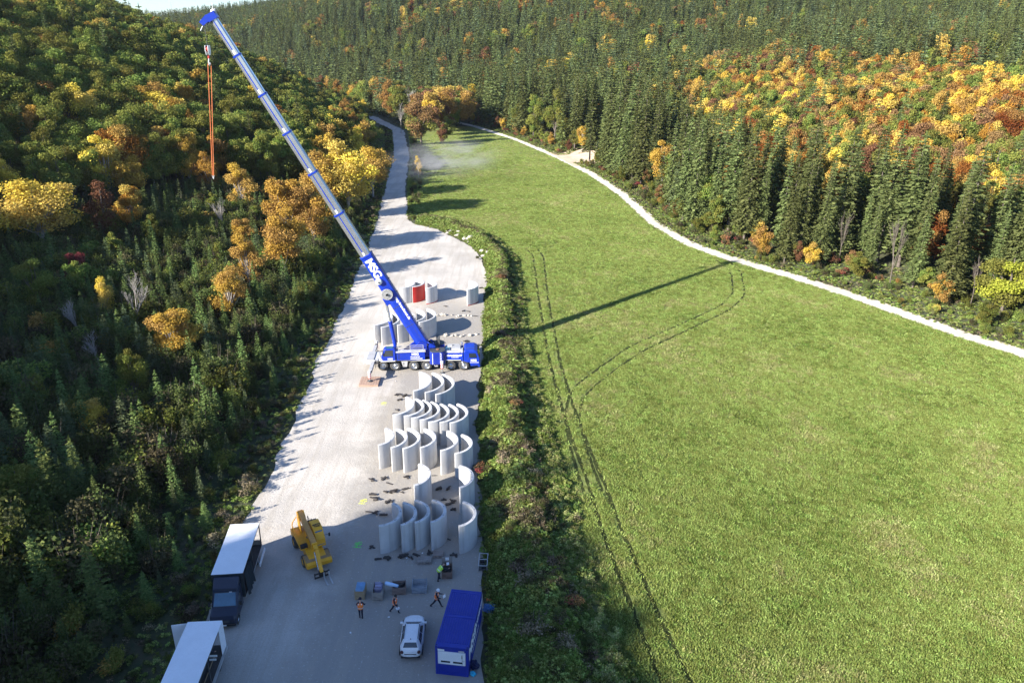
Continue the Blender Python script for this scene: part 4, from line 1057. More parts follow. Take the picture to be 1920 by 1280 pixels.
mb = MB(); mb.quad((1.30, .32, 1.55), (1.30, .98, 1.55), (.62, .98, 2.78), (.62, .32, 2.78), 0, (.02, .98), (.02, .9), .06, .03); mb.build('windscreen', GLASSB, tc)
MB().prism([(-.6, 1.75), (-.65, 2.65), (.42, 2.65), (1.05, 1.95), (1.1, 1.75)], 1.082, 1.094, 0).build('side_window', GLASS, tc)
mb = MB(); mb.pipe([(1.05, 1.05, 2.3), (1.15, 1.45, 2.35)], .02, 6); mb.box(1.1, 1.17, 1.4, 1.56, 2.1, 2.45, 0); mb.build('mirror', BLACK, tc, .02)
mb = MB(); mb.box(-1.5, -.95, .25, 1.05, 1.3, 2.5, 0); mb.pipe([(-1.5, .3, 2.5), (-1.5, .3, 3.0), (-1.0, .3, 3.0)], .03); [mb.tube((-1.4 + .15 * k, .4 + .15 * k, 2.5), (-1.4 + .15 * k, .4 + .15 * k, 2.75), .05, .05, 8) for k in range(4)]; mb.build('engine_box', DGREY, th, .03)
text('lettering', 'MIETE', .27, BLACK, frame(Vector((.1, .65, 2.945)), (0, 1, 0), (-1, 0, .03)), tc, .03)
text('lettering', 'TIME', .24, BLACK, frame(Vector((.36, .65, 2.93)), (0, 1, 0), (-1, 0, .03)), tc, .03)
mb = MB()
mb.prism([(-2.5, 1.3), (-2.6, 3.0), (-2.2, 3.25), (-1.6, 2.9), (-1.4, 1.3)], -.42, -.34, 0); mb.prism([(-2.5, 1.3), (-2.6, 3.0), (-2.2, 3.25), (-1.6, 2.9), (-1.4, 1.3)], .1, .18, 0); mb.build('boom_tower', YELL, th, .02)
def beam(a, b, w, h, mat, name, par, bev=.02):
    a = Vector(a); b = Vector(b); d = (b - a).normalized(); sd = Vector((0, 1, 0)); up = d.cross(sd) * -1
    if up.z < 0: up = -up
    mb = MB(); mb.loft([[p + sd * (w / 2 * i) + up * (h / 2 * j) for i, j in ((-1, -1), (1, -1), (1, 1), (-1, 1))] for p in (a, b)], 0); return mb.build(name, mat, par, bev)
b1 = beam((-2.45, -.12, 2.95), (2.15, -.12, 2.3), .44, .48, YELLD, 'boom', th)
beam((2.15, -.12, 2.3), (2.75, -.12, 2.2), .34, .36, YELL, 'boom_section', th); MB().loft([[(x, -.12 + y, z) for y, z in ((-.25, 2.02), (.25, 2.02), (.25, 2.56), (-.25, 2.56))] for x in (2.05, 2.2)], 0).build('boom_collar', YELL, b1)
beam((2.7, -.12, 2.25), (3.75, -.12, .62), .3, .3, YELL, 'boom_head', th)
MB().tube((-.6, -.12, 1.4), (.9, -.12, 2.25), .09, .09, 12).build('lift_cylinder', DGREY, th)
MB().tube((2.6, -.3, 2.0), (3.5, -.3, .75), .06, .06, 10).build('tilt_cylinder', SILVER, th)
mb = MB(); mb.box(3.75, 3.87, -.78, .55, .16, .26, 0); mb.box(3.75, 3.87, -.78, .55, .55, .64, 0)
for y in (-.78, -.35, .1, .47): mb.box(3.76, 3.86, y, y + .08, .2, .7, 0)
mb.box(3.6, 3.76, -.35, .1, .25, .7, 0); fc = mb.build('fork_carriage', BLACK, th, .015)
for y in (-.02, .42): MB().prism([(3.87, .62), (3.92, .62), (3.93, .09), (4.95, .05), (4.95, .03), (3.87, .04)], y, y + .11, 0).build('fork', ALU, fc)
mb = MB()
for x0, x1 in ((-1.9, .6),):
    for z in (1.75, 2.15): mb.tube((x0, -1.05, z), (x1, -1.05, z - .1), .03, .03, 8)
    for x in (-1.9, -.7, .6): mb.tube((x, -1.05, 1.3), (x, -1.05, 2.15 - (x + 1.9) * .04), .03, .03, 8)
    mb.pipe([(-1.9, -1.05, 2.15), (-2.3, -.9, 2.2), (-2.4, -.5, 2.6)], .045, 8)
mb.box(-1.9, .9, -1.08, -.5, 1.26, 1.42, 0); mb.box(.55, .95, -1.05, -.45, 1.42, 1.68, 1)
mb.build('guard_rail', [YELL, BLACK], th)
# ------------------------------------------------------------------ people
def skin_mesh(name, pts, edges, radii, root=0, sub=2):
    me = bpy.data.meshes.new(name); me.from_pydata([tuple(p) for p in pts], edges, [])
    o = bpy.data.objects.new(name, me); COL.objects.link(o)
    md = o.modifiers.new('s', 'SKIN'); md.branch_smoothing = .6; md.use_smooth_shade = True
    for i, v in enumerate(me.skin_vertices[0].data):
        r = radii[i]; v.radius = (r, r) if np.isscalar(r) else r; v.use_root = (i == root)
    s2 = o.modifiers.new('b', 'SUBSURF'); s2.levels = sub; s2.render_levels = sub
    dg = bpy.context.evaluated_depsgraph_get(); ev = o.evaluated_get(dg)
    out = bpy.data.meshes.new_from_object(ev); bpy.data.objects.remove(o)
    out.name = name; return out
def person(label, loc, rz, hipL, kneeL, hipR, kneeR, lean, shL, elL, shR, elR, abL=.25, abR=.25, vest=VESTO, hat=None, head_tilt=0.0, bare_hat=None, paper=False, arms=CLOTH, scale=1.0, hand_helmet=False):
    scale *= 1.05
    """faces +x, left is +y; angles in radians, + swings forward"""
    P = []; E = []; R = []; B = []
    def add(p, r, par=None, b='t'):
        P.append(Vector(p)); R.append(r); B.append(b)
        if par is not None: E.append((par, len(P) - 1))
        return len(P) - 1
    hip_h = .93
    legs = []
    def leg(s, hp, kn):
        h = Vector((0, s * .10, hip_h - .04)); k = h + .43 * Vector((sin(hp), 0, -cos(hp))); a = k + .43 * Vector((sin(hp - kn), 0, -cos(hp - kn))); return h, k, a
    lL, lR = leg(1, hipL, kneeL), leg(-1, hipR, kneeR)
    dz = .075 - min(lL[2].z, lR[2].z); off = Vector((0, 0, dz))
    up = Vector((sin(lean), 0, cos(lean))); pel = Vector((0, 0, hip_h)) + off
    root = add(pel, (.155, .115), None, 't')
    sp = add(pel + up * .2, (.145, .11), root); chs = add(pel + up * .40, (.17, .125), sp); top = add(pel + up * .50, (.12, .09), chs)
    hd = (up + Vector((sin(head_tilt), 0, cos(head_tilt) - 1))).normalized()
    nk = add(pel + up * .565, .055, top, 's'); h0 = add(pel + up * .565 + hd * .09 + Vector((.02, 0, 0)), .078, nk, 's'); h1 = add(pel + up * .565 + hd * .18 + Vector((.02, 0, 0)), .098, h0, 's'); h2 = add(pel + up * .565 + hd * .26 + Vector((.01, 0, 0)), .07, h1, 's')
    hands = {}
    for s, sh, el, ab in ((1, shL, elL, abL), (-1, shR, elR, abR)):
        S = pel + up * .47 + Vector((0, s * .19, 0))
        a = add(S, .074, top, 'a')
        d1 = Vector((sin(sh) * cos(ab), s * sin(ab), -cos(sh) * cos(ab))); Ep = S + d1 * .29
        d2 = Vector((sin(sh + el) * cos(ab * .3), s * sin(ab * .3), -cos(sh + el) * cos(ab * .3))); Wp = Ep + d2 * .25
        e = add(Ep, .056, a, 'a'); w = add(Wp, .036, e, 'a'); pm = add(Wp + d2 * .06, (.038, .02), w, 's'); k = add(Wp + d2 * .1, (.04, .016), pm, 's')
        side = Vector((d2.z, 0, -d2.x)).normalized(); inw = d2.cross(side)
        for q, (o_, ln) in enumerate(((-.03, .07), (-.01, .08), (.01, .075), (.03, .06))):
            f1 = add(Wp + d2 * .105 + side * o_ * 1.05, .0095, k, 's'); f2 = add(Wp + d2 * (.105 + ln * .55) + side * o_ * 1.1 + inw * .012 * -s, .009, f1, 's'); add(Wp + d2 * (.105 + ln * .9) + side * o_ * 1.1 + inw * .035 * -s, .008, f2, 's')
        t1 = add(Wp + d2 * .055 + side * .045, .011, pm, 's'); add(Wp + d2 * .095 + side * .062 - inw * .02 * s, .0095, t1, 's')
        hands[s] = Wp + d2 * .12
    for s, (h, k, a) in ((1, lL), (-1, lR)):
        i = add(h + off, .108, root, 'l'); j = add(k + off, .074, i, 'l'); q = add(a + off, .054, j, 'l')
        hl = add(a + off + Vector((-.03, 0, -.035)), .04, q, 'b'); add(a + off + Vector((.15, 0, -.045)), (.045, .028), hl, 'b')
    me = skin_mesh('body', P, E, R, root, 2)
    for mm in (CLOTH, SKIN, BOOT, arms): me.materials.append(mm)
    seg = [(P[a], P[b], B[b]) for a, b in E]
    mi = []
    for f in me.polygons:
        c = f.center; best = 1e9; bb = 't'
        for a, b, k in seg:
            d = b - a; t = max(0, min(1, (c - a).dot(d) / max(d.length_squared, 1e-9))); q = (c - a - d * t).length_squared
            if q < best: best = q; bb = k
        mi.append({'t': 0, 'l': 0, 's': 1, 'b': 2, 'a': 3}[bb])
    me.polygons.foreach_set('material_index', mi)
    o = bpy.data.objects.new('person', me); COL.objects.link(o); o.location = loc; o.rotation_euler = (0, 0, rz); o.scale = (scale,) * 3
    tag(o, label, 'person')
    # vest
    vp = [pel + up * -.14, pel + up * .12, pel + up * .28, pel + up * .41, pel + up * .51]; vr = [(.26, .2), (.24, .185), (.24, .185), (.25, .185), (.19, .14)]
    vm = skin_mesh('vest', vp, [(i, i + 1) for i in range(4)], vr, 0, 2); vm.materials.append(vest); vm.materials.append(REFL)
    vm.polygons.foreach_set('material_index', [1 if (.07 < (f.center - pel).dot(up) < .105 or (abs(abs(f.center.y) - .11) < .014 and (f.center - pel).dot(up) > .11)) else 0 for f in vm.polygons])
    v = bpy.data.objects.new('vest', vm); COL.objects.link(v); v.parent = o
    hc = pel + up * .565 + hd * .19 + Vector((.02, 0, 0))
    fwd = Vector((hd.z, 0, -hd.x))
    mb = MB()
    for s in (-1, 1): mb.lathe([(.001, .0), (.014, .004), (.012, .012)], hc + fwd * .092 + Vector((0, s * .034, 0)) - hd * .015, fwd, 8, 0)
    mb.build('eyes', HAIR, o)
    mb = MB(); mb.loft([[hc + fwd * .09 - hd * .0 + Vector((0, .01, 0)), hc + fwd * .09 + Vector((0, -.01, 0)), hc + fwd * .115 - hd * .045], [hc + fwd * .085 - hd * .05 + Vector((0, .02, 0)), hc + fwd * .085 - hd * .05 + Vector((0, -.02, 0)), hc + fwd * .11 - hd * .05]], 0)
    for s in (-1, 1): mb.lathe([(.001, .012), (.028, .006), (.03, -.01)], hc + Vector((0, s * .097, 0)) - hd * .02, (0, s, 0), 10, 0)
    mb.build('face_features', SKIN, o)
    if hat is not None:
        mb = MB(); mb.lathe([(.145, -.01), (.128, .0), (.125, .05), (.1, .105), (.05, .135), (.001, .142)], hc + hd * .015, hd, 20, 0); mb.build('helmet' if hat is WSIGN else 'cap', hat, o)
    else:
        mb = MB(); mb.lathe([(.104, -.05), (.109, .0), (.105, .05), (.085, .09), (.045, .115), (.001, .122)], hc - fwd * .012, hd, 18, 0); mb.build('hair', HAIR, o)
    return o, hands, o
p1, h1, _ = person('person in orange vest and dark cap standing at the stacked pallets', (-11.79, 47.3, .02), radians(95), .06, .05, -.06, .05, .05, .35, .9, .3, .9, .35, .35, hat=CLOTH, head_tilt=.25)
p2, h2, _ = person('person in orange vest walking with a white helmet in one hand', (-9.15, 47.95, .02), radians(-20), .42, .25, -.38, .25, .08, -.2, .3, .35, .35, .2, .2, head_tilt=.2)
p3, h3, _ = person('person in orange vest and white helmet striding and reading a sheet of paper', (-5.85, 48.7, .02), radians(-8), .48, .12, -.50, .22, .08, .5, 1.05, .5, 1.0, .2, .2, hat=WSIGN, head_tilt=.3)
p4, h4, _ = person('person in lime green vest bending over the open wooden crate', (-6.0, 51.95, .02), radians(35), .25, .2, -.1, .15, .85, .95, .5, .6, .9, .2, .2, vest=VESTG, hat=None, head_tilt=.6)
p5, h5, _ = person('person in lime green vest standing inside the white roofed truck', TR2.matrix_basis @ Vector((-5.3, .5, .95)), radians(60), .1, .1, -.05, .05, .3, .4, .6, .3, .7, vest=VESTG, head_tilt=.2, scale=.97)
bpy.context.view_layer.update()
hp = p2.matrix_world @ h2[-1]
hm = tag(MB().lathe([(.16, -.02), (.135, .0), (.13, .06), (.1, .115), (.05, .145), (.001, .15)], (0, 0, 0), (0, 0, -1), 20).build('safety_helmet', WSIGN, loc=(hp.x + .03, hp.y - .04, hp.z - .03), rotz=0), 'white safety helmet carried in the hand of a walking person', 'helmet')
def sheet_of_paper(p, label, ry=.5):
    o = MB().box(-.12, .12, -.17, .17, -.004, .004).build('paper_sheet', PAPER, loc=p); o.rotation_euler = (0, ry, .2); return tag(o, label, 'paper')
q = (p3.matrix_world @ h3[1] + p3.matrix_world @ h3[-1]) / 2
sheet_of_paper((q.x + .08, q.y, q.z + .03), 'white sheet of paper held by the person in a white helmet', -.6)
q = p4.matrix_world @ h4[1]
sheet_of_paper((q.x + .06, q.y, q.z + .02), 'white sheet of paper held by the bending person in lime green', -.2)

# ------------------------------------------------------------------ crates, pallets and odds and ends
def pallet(parent, x0, y0, z0, w, d, mat=WOODG, name='pallet_base'):
    mb = MB()
    for k in range(5): mb.box(x0 + k * w / 5 + .01, x0 + (k + 1) * w / 5 - .015, y0, y0 + d, z0 + .12, z0 + .144)
    for k in (0, .5, 1): 
        yy = y0 + k * (d - .12); mb.box(x0, x0 + w, yy, yy + .12, z0 + .1, z0 + .12); mb.box(x0, x0 + w, yy, yy + .12, z0, z0 + .02)
        for j in (0, .5, 1): mb.box(x0 + j * (w - .14), x0 + j * (w - .14) + .14, yy, yy + .12, z0 + .02, z0 + .1)
    return mb.build(name, mat, parent)
def slat_box(name, label, cat, loc, w, d, h, rz=0, mat=WOODG, gap=.02, front_open=False, group=None):
    o = thing(name, label, cat, loc, rz, group); pallet(o, 0, 0, 0, w, d, mat)
    n = max(2, int((h - .15) / .14))
    for nm, (x0, x1, y0, y1) in dict(front=(0, w, 0, .03), rear=(0, w, d - .03, d), side_a=(0, .03, .03, d - .03), side_b=(w - .03, w, .03, d - .03)).items():
        mb = MB(); hh = h if nm != 'front' or not front_open else h * .6
        nn = max(1, int((hh - .15) / .14))
        for k in range(nn): mb.box(x0, x1, y0, y1, .15 + k * .14, .15 + (k + 1) * .14 - gap)
        if nm in ('front', 'rear'):
            for x in (.03, w - .09): mb.box(x, x + .06, y0 + (.03 if nm == 'front' else -.03), y1 + (.03 if nm == 'front' else -.03), .15, hh)
        mb.build('side_board', mat, o)
    return o
c1 = slat_box('pallet_crate', 'crate of pale blue bottles on stacked pallets in front of the person with dark cap', 'crate', (-12.72, 49.4, .02), .82, 1.15, .95, radians(2), WOODY)
mb = MB(); random.seed(2)
for i in range(7):
    for j in range(10): mb.lathe([(.04, 0), (.045, .2), (.02, .27), (.001, .275)], (.1 + i * .103, .1 + j * .105, .7), (0, 0, 1), 8, 0)
b = mb.build('bottle_packs', paint('pale_blue_bottles', (.30, .52, .75), .3, var=.2, dirt_amt=.02), c1); b['kind'] = 'stuff' if False else 'thing'
del b['kind']
c2 = slat_box('wooden_crate', 'grey wooden crate holding wrapped blocks, second in the row of crates', 'crate', (-11.24, 49.3, .02), .85, 1.25, .95, radians(2))
mb = MB(); mb.box(.12, .75, .45, 1.15, .15, .85); mb.box(.1, .62, .95, 1.15, .85, 1.0); mb.box(.15, .7, .6, .88, .85, .98); mb.build('wrapped_block', paint('violet_grey_wrap', (.26, .25, .36), .5), c2, .03)
c3 = slat_box('wooden_crate', 'brown crate full of dark scrap with a pale blue roll lying across its corner', 'crate', (-9.72, 50.0, .02), 1.15, .95, .8, radians(6), wood('brown_wood', (.17, .12, .1), (.28, .22, .19)), .005)
mb = MB(); rs = random.Random(4)
for k in range(16):
    M3 = Matrix.Translation((rs.uniform(.2, .95), rs.uniform(.15, .8), rs.uniform(.2, .6))) @ Matrix.Rotation(rs.uniform(0, 3), 4, 'Z') @ Matrix.Rotation(rs.uniform(-.4, .4), 4, 'X')
    a, b, c = rs.uniform(.1, .35), rs.uniform(.04, .1), rs.uniform(.03, .08)
    mb.add([M3 @ Vector((x * a, y * b, z * c)) for x in (-1, 1) for y in (-1, 1) for z in (-1, 1)], [(0, 1, 3, 2), (4, 6, 7, 5), (0, 4, 5, 1), (2, 3, 7, 6), (0, 2, 6, 4), (1, 5, 7, 3)])
mb.build('scrap_filling', WOODD, c3)
ro = MB(); ro.lathe([(.001, 0), (.14, 0), (.17, .1), (.16, .6), (.13, 1.15), (.001, 1.2)], (-10.35, 50.6, .78), (1, -.28, -.03), 14); tag(ro.build('plastic_roll', paint('pale_blue_film', (.42, .6, .8), .35, var=.15, dirt_amt=.02)), 'pale blue plastic film bundle lying across the brown crate', 'plastic roll')
c4 = slat_box('wooden_crate', 'grey open slatted crate, last in the row beside the striding person', 'crate', (-8.1, 50.2, .02), 1.25, 1.1, .8, radians(3), wood('blue_grey_wood', (.2, .23, .26), (.36, .4, .44)), .05)
c5 = slat_box('wooden_crate', 'tall open wooden crate with a paper notice where the lime green person bends', 'crate', (-5.75, 52.1, .02), .9, 1.25, .75, radians(4), wood('red_brown_wood', (.16, .1, .075), (.26, .18, .14)))
mb = MB(); mb.box(0, .9, 1.2, 1.24, .7, 1.35); mb.box(.02, .08, 1.19, 1.26, .15, 1.4); mb.box(.82, .88, 1.19, 1.26, .15, 1.4); mb.build('back_board', WOODG, c5)
MB().box(.3, .62, 1.18, 1.2, 1.05, 1.34).build('notice', PAPER, c5); mb = MB(); mb.box(.1, .8, .1, 1.1, .15, .5); mb.box(.2, .5, .3, .8, .5, .62); mb.build('dark_filling', BLACK, c5, .03)
for loc, w, d, lb, rz in (((-8.1, 53.95, .02), 1.25, .8, 'grey pallet lying nearer the crates of the two by the small segments', 3), ((-6.82, 54.85, .02), .95, .78, 'brownish pallet standing nearer the bank of the two by the small segments', 2)):
    o = thing('pallet', lb, 'pallet', loc, radians(rz), 'pallets by the segments')
    W_ = WOODG if w > 1 else wood('pinkish_wood', (.24, .19, .16), (.36, .3, .26))
    pallet(o, 0, 0, 0, w, d, W_, 'lower_pallet'); pallet(o, 0, 0, .145, w, d, W_, 'upper_pallet')
cg = thing('mesh_cage', 'grey open metal frame cage at the edge of the bank', 'cage', (-2.68, 53.2, .02), radians(-1))
mb = MB(); w, d, h = .82, 1.75, .62
for x in (0, w - .06):
    for y in (0, d / 2, d - .06): mb.box(x, x + .06, y, y + .06, 0, h)
    mb.box(x, x + .06, .06, d - .06, h - .06, h)
for y in (0, d / 2, d - .06): mb.box(.06, w - .06, y, y + .06, h - .055, h - .003)
mb.build('frame', ALU, cg); MB().box(.06, w - .06, .06, d - .06, .08, .12).build('cage_floor', DGREY, cg)
mb = MB(); mb.box(.12, .5, 1.0, 1.5, .12, .3); mb.box(.3, .7, .2, .8, .12, .22); mb.build('scrap_filling', BLACK, cg, .02)
tag(MB().box(-.24, .24, -.16, .16, 0, .07).build('board', ORANGEB, loc=(-1.55, 49.5, .12), rotz=.1, bevel=.01), 'small orange board lying behind the blue container', 'board')
def crumple(name, mat, loc, r, h, label, cat, seed):
    rr = random.Random(seed); bm = bmesh.new(); bmesh.ops.create_icosphere(bm, subdivisions=4, radius=1)
    for v in bm.verts:
        n = mnoise.fractal(v.co * 2.2 + Vector((seed, 0, 0)), 1.0, 2.0, 4); n2 = abs(mnoise.noise(v.co * 4.5 + Vector((0, seed, 0))))
        v.co *= 1 + .35 * n - .35 * n2; v.co.x *= r; v.co.y *= r * .8; v.co.z = max(-.0, v.co.z * h * .6 + h * .4)
    me = bpy.data.meshes.new(name); bm.to_mesh(me); bm.free(); me.materials.append(mat)
    o = link(name, me); o.location = loc; return tag(o, label, cat)
crumple('tarpaulin', paint('blue_tarp', (.015, .11, .30), .4, var=.3, dirt_amt=.1), (-1.45, 48.3, .1), .62, .5, 'crumpled blue tarpaulin heap behind the blue container', 'tarpaulin', 3)
crumple('rubbish_bag', paint('dark_blue_bag', (.008, .014, .07), .35, var=.3, dirt_amt=.05), (-2.42, 42.35, .02), .36, .7, 'dark blue rubbish bag beside the container corner', 'bag', 8)
crumple('plastic_bag', CYAN, (-2.5, 41.65, .02), .22, .36, 'bright cyan plastic bag on the ground by the container corner', 'bag', 5)
# dark packing timbers and stones strewn over the yard
def scrap_mesh(seed):
    rs = random.Random(seed); mb = MB()
    for k in range(rs.choice((1, 2, 2, 3, 4))):
        M3 = Matrix.Translation((rs.uniform(-.12, .12), rs.uniform(-.14, .14), .05 + .07 * k)) @ Matrix.Rotation(rs.uniform(-.7, .7), 4, 'Z') @ Matrix.Rotation(rs.uniform(-.12, .12), 4, 'Y')
        a, b, c = rs.uniform(.25, .48), rs.uniform(.05, .13), rs.uniform(.03, .06)
        mb.add([M3 @ Vector((x * a, y * b, z * c)) for x in (-1, 1) for y in (-1, 1) for z in (-1, 1)], [(0, 1, 3, 2), (4, 6, 7, 5), (0, 4, 5, 1), (2, 3, 7, 6), (0, 2, 6, 4), (1, 5, 7, 3)])
    o = mb.build('packing_timber', WOODD); me = o.data; bpy.data.objects.remove(o); return me
SCR = [scrap_mesh(i) for i in range(9)]
deb = [(-14.52, 67.47), (-13.29, 67.79), (-12.53, 66.92), (-11.01, 68.15), (-10.9, 65.92), (-12.71, 65.33), (-11.97, 65.28), (-11.05, 65.31), (-13.95, 64.91), (-13.57, 63.93), (-12.15, 63.49), (-13.79, 61.85), (-13.18, 61.62), (-12.4, 61.32), (-7.37, 66.0), (-6.38, 66.03), (-6.64, 64.14), (-6.18, 63.36), (-5.68, 63.7), (-5.53, 62.35), (-5.66, 57.72), (-12.6, 56.29), (-11.78, 54.64), (-10.84, 54.82), (-9.51, 54.96), (-8.76, 54.87), (-8.26, 55.25), (-7.19, 55.53), (-4.93, 55.3), (-8.02, 68.6), (-15.01, 87.85), (-14.63, 88.04), (-13.89, 87.55), (-14.38, 86.33), (-14.19, 83.61), (-14.41, 82.59)]
deb2 = [(-11.6, 122.9), (-7.53, 120.43), (-10.29, 106.21), (-7.09, 106.74), (-6.3, 118.24), (-5.96, 133.55), (-8.4, 120.6)]
for i, (x, y) in enumerate(deb + deb2):
    o = bpy.data.objects.new('packing_timber', SCR[i % 9]); COL.objects.link(o); o.location = (x, y, .02)
    o.rotation_euler = (0, 0, random.uniform(-.6, .6) + (.0 if i % 3 else 1.3)); s_ = random.uniform(.65, 1.0); o.scale = (s_, s_ * random.uniform(.8, 1.5), s_ * random.uniform(.7, 1.3))
    lab = 'dark packing timbers lying on the gravel among the nearer segment rows' if i < 30 else ('dark packing timbers on the gravel in front of the crane' if i < 36 else 'dark packing timbers on the gravel behind the crane')
    tag(o, lab, 'packing timber', lab.replace('lying ', ''))
def stone_mesh(seed):
    bm = bmesh.new(); bmesh.ops.create_icosphere(bm, subdivisions=2, radius=1)
    for v in bm.verts: v.co *= 1 + .5 * mnoise.noise(v.co * 1.3 + Vector((seed * 3.1, 0, 0)))
    for v in bm.verts: v.co.z = v.co.z * .7 + .45
    me = bpy.data.meshes.new('stone'); bm.to_mesh(me); bm.free(); me.materials.append(STONE); return me
STONE = paint('pale_limestone', (.42, .39, .34), .9, var=.25, scale=3, dirt_amt=.3)
STN = [stone_mesh(i) for i in range(5)]
st = [(-12.53, 118.21), (-11.37, 118.36), (-10.2, 118.56), (-9.31, 117.86), (-8.16, 118.4), (-7.41, 118.44), (-6.89, 118.21), (-10.39, 109.13), (-9.43, 108.95), (-8.82, 109.19), (-8.01, 108.8), (-7.57, 109.24), (-6.62, 109.28), (-5.62, 109.75), (-9.0, 118.1), (-11.9, 118.5)]
for i, (x, y) in enumerate(st):
    o = bpy.data.objects.new('stone', STN[i % 5]); COL.objects.link(o); s_ = random.uniform(.16, .34); o.location = (x, y, .0); o.scale = (s_ * 1.3, s_, s_); o.rotation_euler = (0, 0, random.uniform(0, 6))
    far = y > 114
    tag(o, 'pale stone in the line of stones by the farthest row of segments' if far else 'pale stone in the line of stones just behind the crane', 'stone', 'far line of stones' if far else 'near line of stones')
# sprayed survey marks on the gravel
for (x, y), c, lab in (((-16.26, 85.4), (.75, .8, .12), 'pale yellow spray mark on the gravel in front of the crane'), ((-14.73, 63.57), (.8, .85, .1), 'yellow spray mark on the gravel near the small segments'), ((-13.9, 56.66), (.15, .85, .12), 'bright green spray mark on the gravel in the shade')):
    mb = MB(); rs = random.Random(int(x * 10)); V_ = []
    for (a0, b0, a1, b1) in ((-.35, -.35, .3, -.4), (-.1, -.4, .05, .4), (-.3, .2, .25, .35), (.1, -.1, .35, .1), (-.3, -.05, -.05, .05)):
        for k in range(9):
            t = k / 8; cx_ = a0 + (a1 - a0) * t + rs.uniform(-.03, .03); cy_ = b0 + (b1 - b0) * t + rs.uniform(-.03, .03); r_ = rs.uniform(.03, .075)
            mb.add([(cx_ + r_ * cos(q + rs.uniform(0, .5)), cy_ + r_ * sin(q), 0.0005 * len(mb.f)) for q in np.linspace(0, 2 * pi, 7)[:-1]], [tuple(range(6))])
    tag(mb.build('spray_mark', paint('spray_paint', c, .8, var=.2, dirt_amt=.2, scale=5), loc=(x, y, .026)), lab, 'spray mark')
# scraps of white litter
mb = None
for i, (px, py) in enumerate(((811, 1031), (792, 1037), (870, 1036), (763, 1046), (657, 1186), (729, 1157), (742, 715))):
    p = flat(px, py); o = MB().add([(-.1, -.05, .02), (.09, -.07, .05), (.12, .06, .02), (-.06, .08, .06), (.0, .0, .09)], [(0, 1, 4), (1, 2, 4), (2, 3, 4), (3, 0, 4), (3, 2, 1, 0)]).build('litter_scrap', PAPER, loc=(p.x, p.y, .022), rotz=i * 1.3); o.scale = (.9, .9, .9)
    tag(o, 'white scrap of litter on the gravel', 'litter', 'litter scraps on the gravel')
# ------------------------------------------------------------------ plants: one of each kind
def cards(name, C, U, V_, mats, mi=None):
    C, U, V_ = (np.asarray(a, np.float32) for a in (C, U, V_)); n = len(C)
    V = np.stack([C - U - V_ * .55, C + U * .2 - V_, C + U + V_ * .15, C - U * .1 + V_], 1).reshape(-1, 3)
    return mesh_np(name, V, np.arange(4 * n).reshape(n, 4), mats, False, mi)
def unit(r, n):
    v = r.normal(size=(n, 3)); return v / np.linalg.norm(v, axis=1)[:, None]
def spruce_crown(name, h, rad, whorls, per, m, mat, seed, z0=.06, sz=.42, power=.8):
    r = np.random.default_rng(seed); C, U, V_ = [], [], []
    for k in range(whorls):
        t = z0 + (1 - z0) * ((k + r.uniform(-.3, .3)) / whorls); t = min(max(t, .02), .985); zc = t * h
        L0 = rad * ((1 - t) ** power) * r.uniform(.82, 1.12) + .12
        nb_ = max(4, int(per * (1 - t * .45)))
        a0 = r.uniform(0, 6.28)
        for b in range(nb_):
            a = a0 + 2 * pi * b / nb_ + r.uniform(-.3, .3); L = L0 * r.uniform(.65, 1.12); sl_ = .35 * t - .30 + r.uniform(-.12, .1)
            d = np.array([cos(a), sin(a), 0]); sd = np.array([-sin(a), cos(a), 0]); mm = max(2, int(m * (.35 + .65 * L / rad)))
            for j in range(mm):
                q = (j + .6) / mm; x = L * (.12 + .9 * q); z = zc + L * (sl_ * q - .22 * q * q) + .16 * L * max(0, q - .75) * 2
                w = sz * (.55 + .6 * (1 - q)) * (.75 + .5 * r.random()) * (.6 + .4 * (L / rad))
                p = d * x + np.array([0, 0, z])
                for s in (-1, 1):
                    dd = d * .75 + sd * s * (.8 + .3 * r.random()) + np.array([0, 0, -.22 + .2 * r.random()]); dd /= np.linalg.norm(dd)
                    vv = np.cross(dd, [0, 0, 1]); vv = vv / np.linalg.norm(vv) * .8 + np.array([0, 0, r.uniform(-1.0, 1.0)])
                    C.append(p + dd * w * .75); U.append(dd * w); V_.append(vv * w * .42)
                C.append(p - np.array([0, 0, w * .5])); U.append(d * w * .5 + np.array([0, 0, -w * .5])); V_.append((sd * .7 + d * .2) * w * .42)
    for k in range(6):
        a = k * 1.05; C.append([0, 0, h * (1 - .012 * k)]); U.append([.03, 0, .045 * h * .5]); V_.append([.09 * cos(a) * (1 + .3 * k), .09 * sin(a) * (1 + .3 * k), 0])
    return cards(name, C, U, V_, mat)
def trunk_mesh(name, h, r0, mat, limbs=(), n=7, bend=0.0, seed=0):
    rs = random.Random(seed); mb = MB(); pts = [Vector((bend * sin(k * 1.3) * (k / 6) * rs.uniform(.4, 1), bend * cos(k * 1.7) * (k / 6) * rs.uniform(.4, 1), h * k / 6)) for k in range(7)]
    for k in range(6): mb.tube(pts[k], pts[k + 1], r0 * (1 - .8 * k / 6) * (1.25 if k == 0 else 1), r0 * (1 - .8 * (k + 1) / 6), n, 0, k == 5)
    for a, b, r in limbs: mid = (Vector(a) + Vector(b)) / 2 + Vector((rs.uniform(-.3, .3), rs.uniform(-.3, .3), rs.uniform(.1, .5))); mb.tube(a, mid, r, r * .65, 5, 0, False); mb.tube(mid, b, r * .65, r * .2, 5, 0, False)
    o = mb.build(name, mat); me = o.data; bpy.data.objects.remove(o); return me
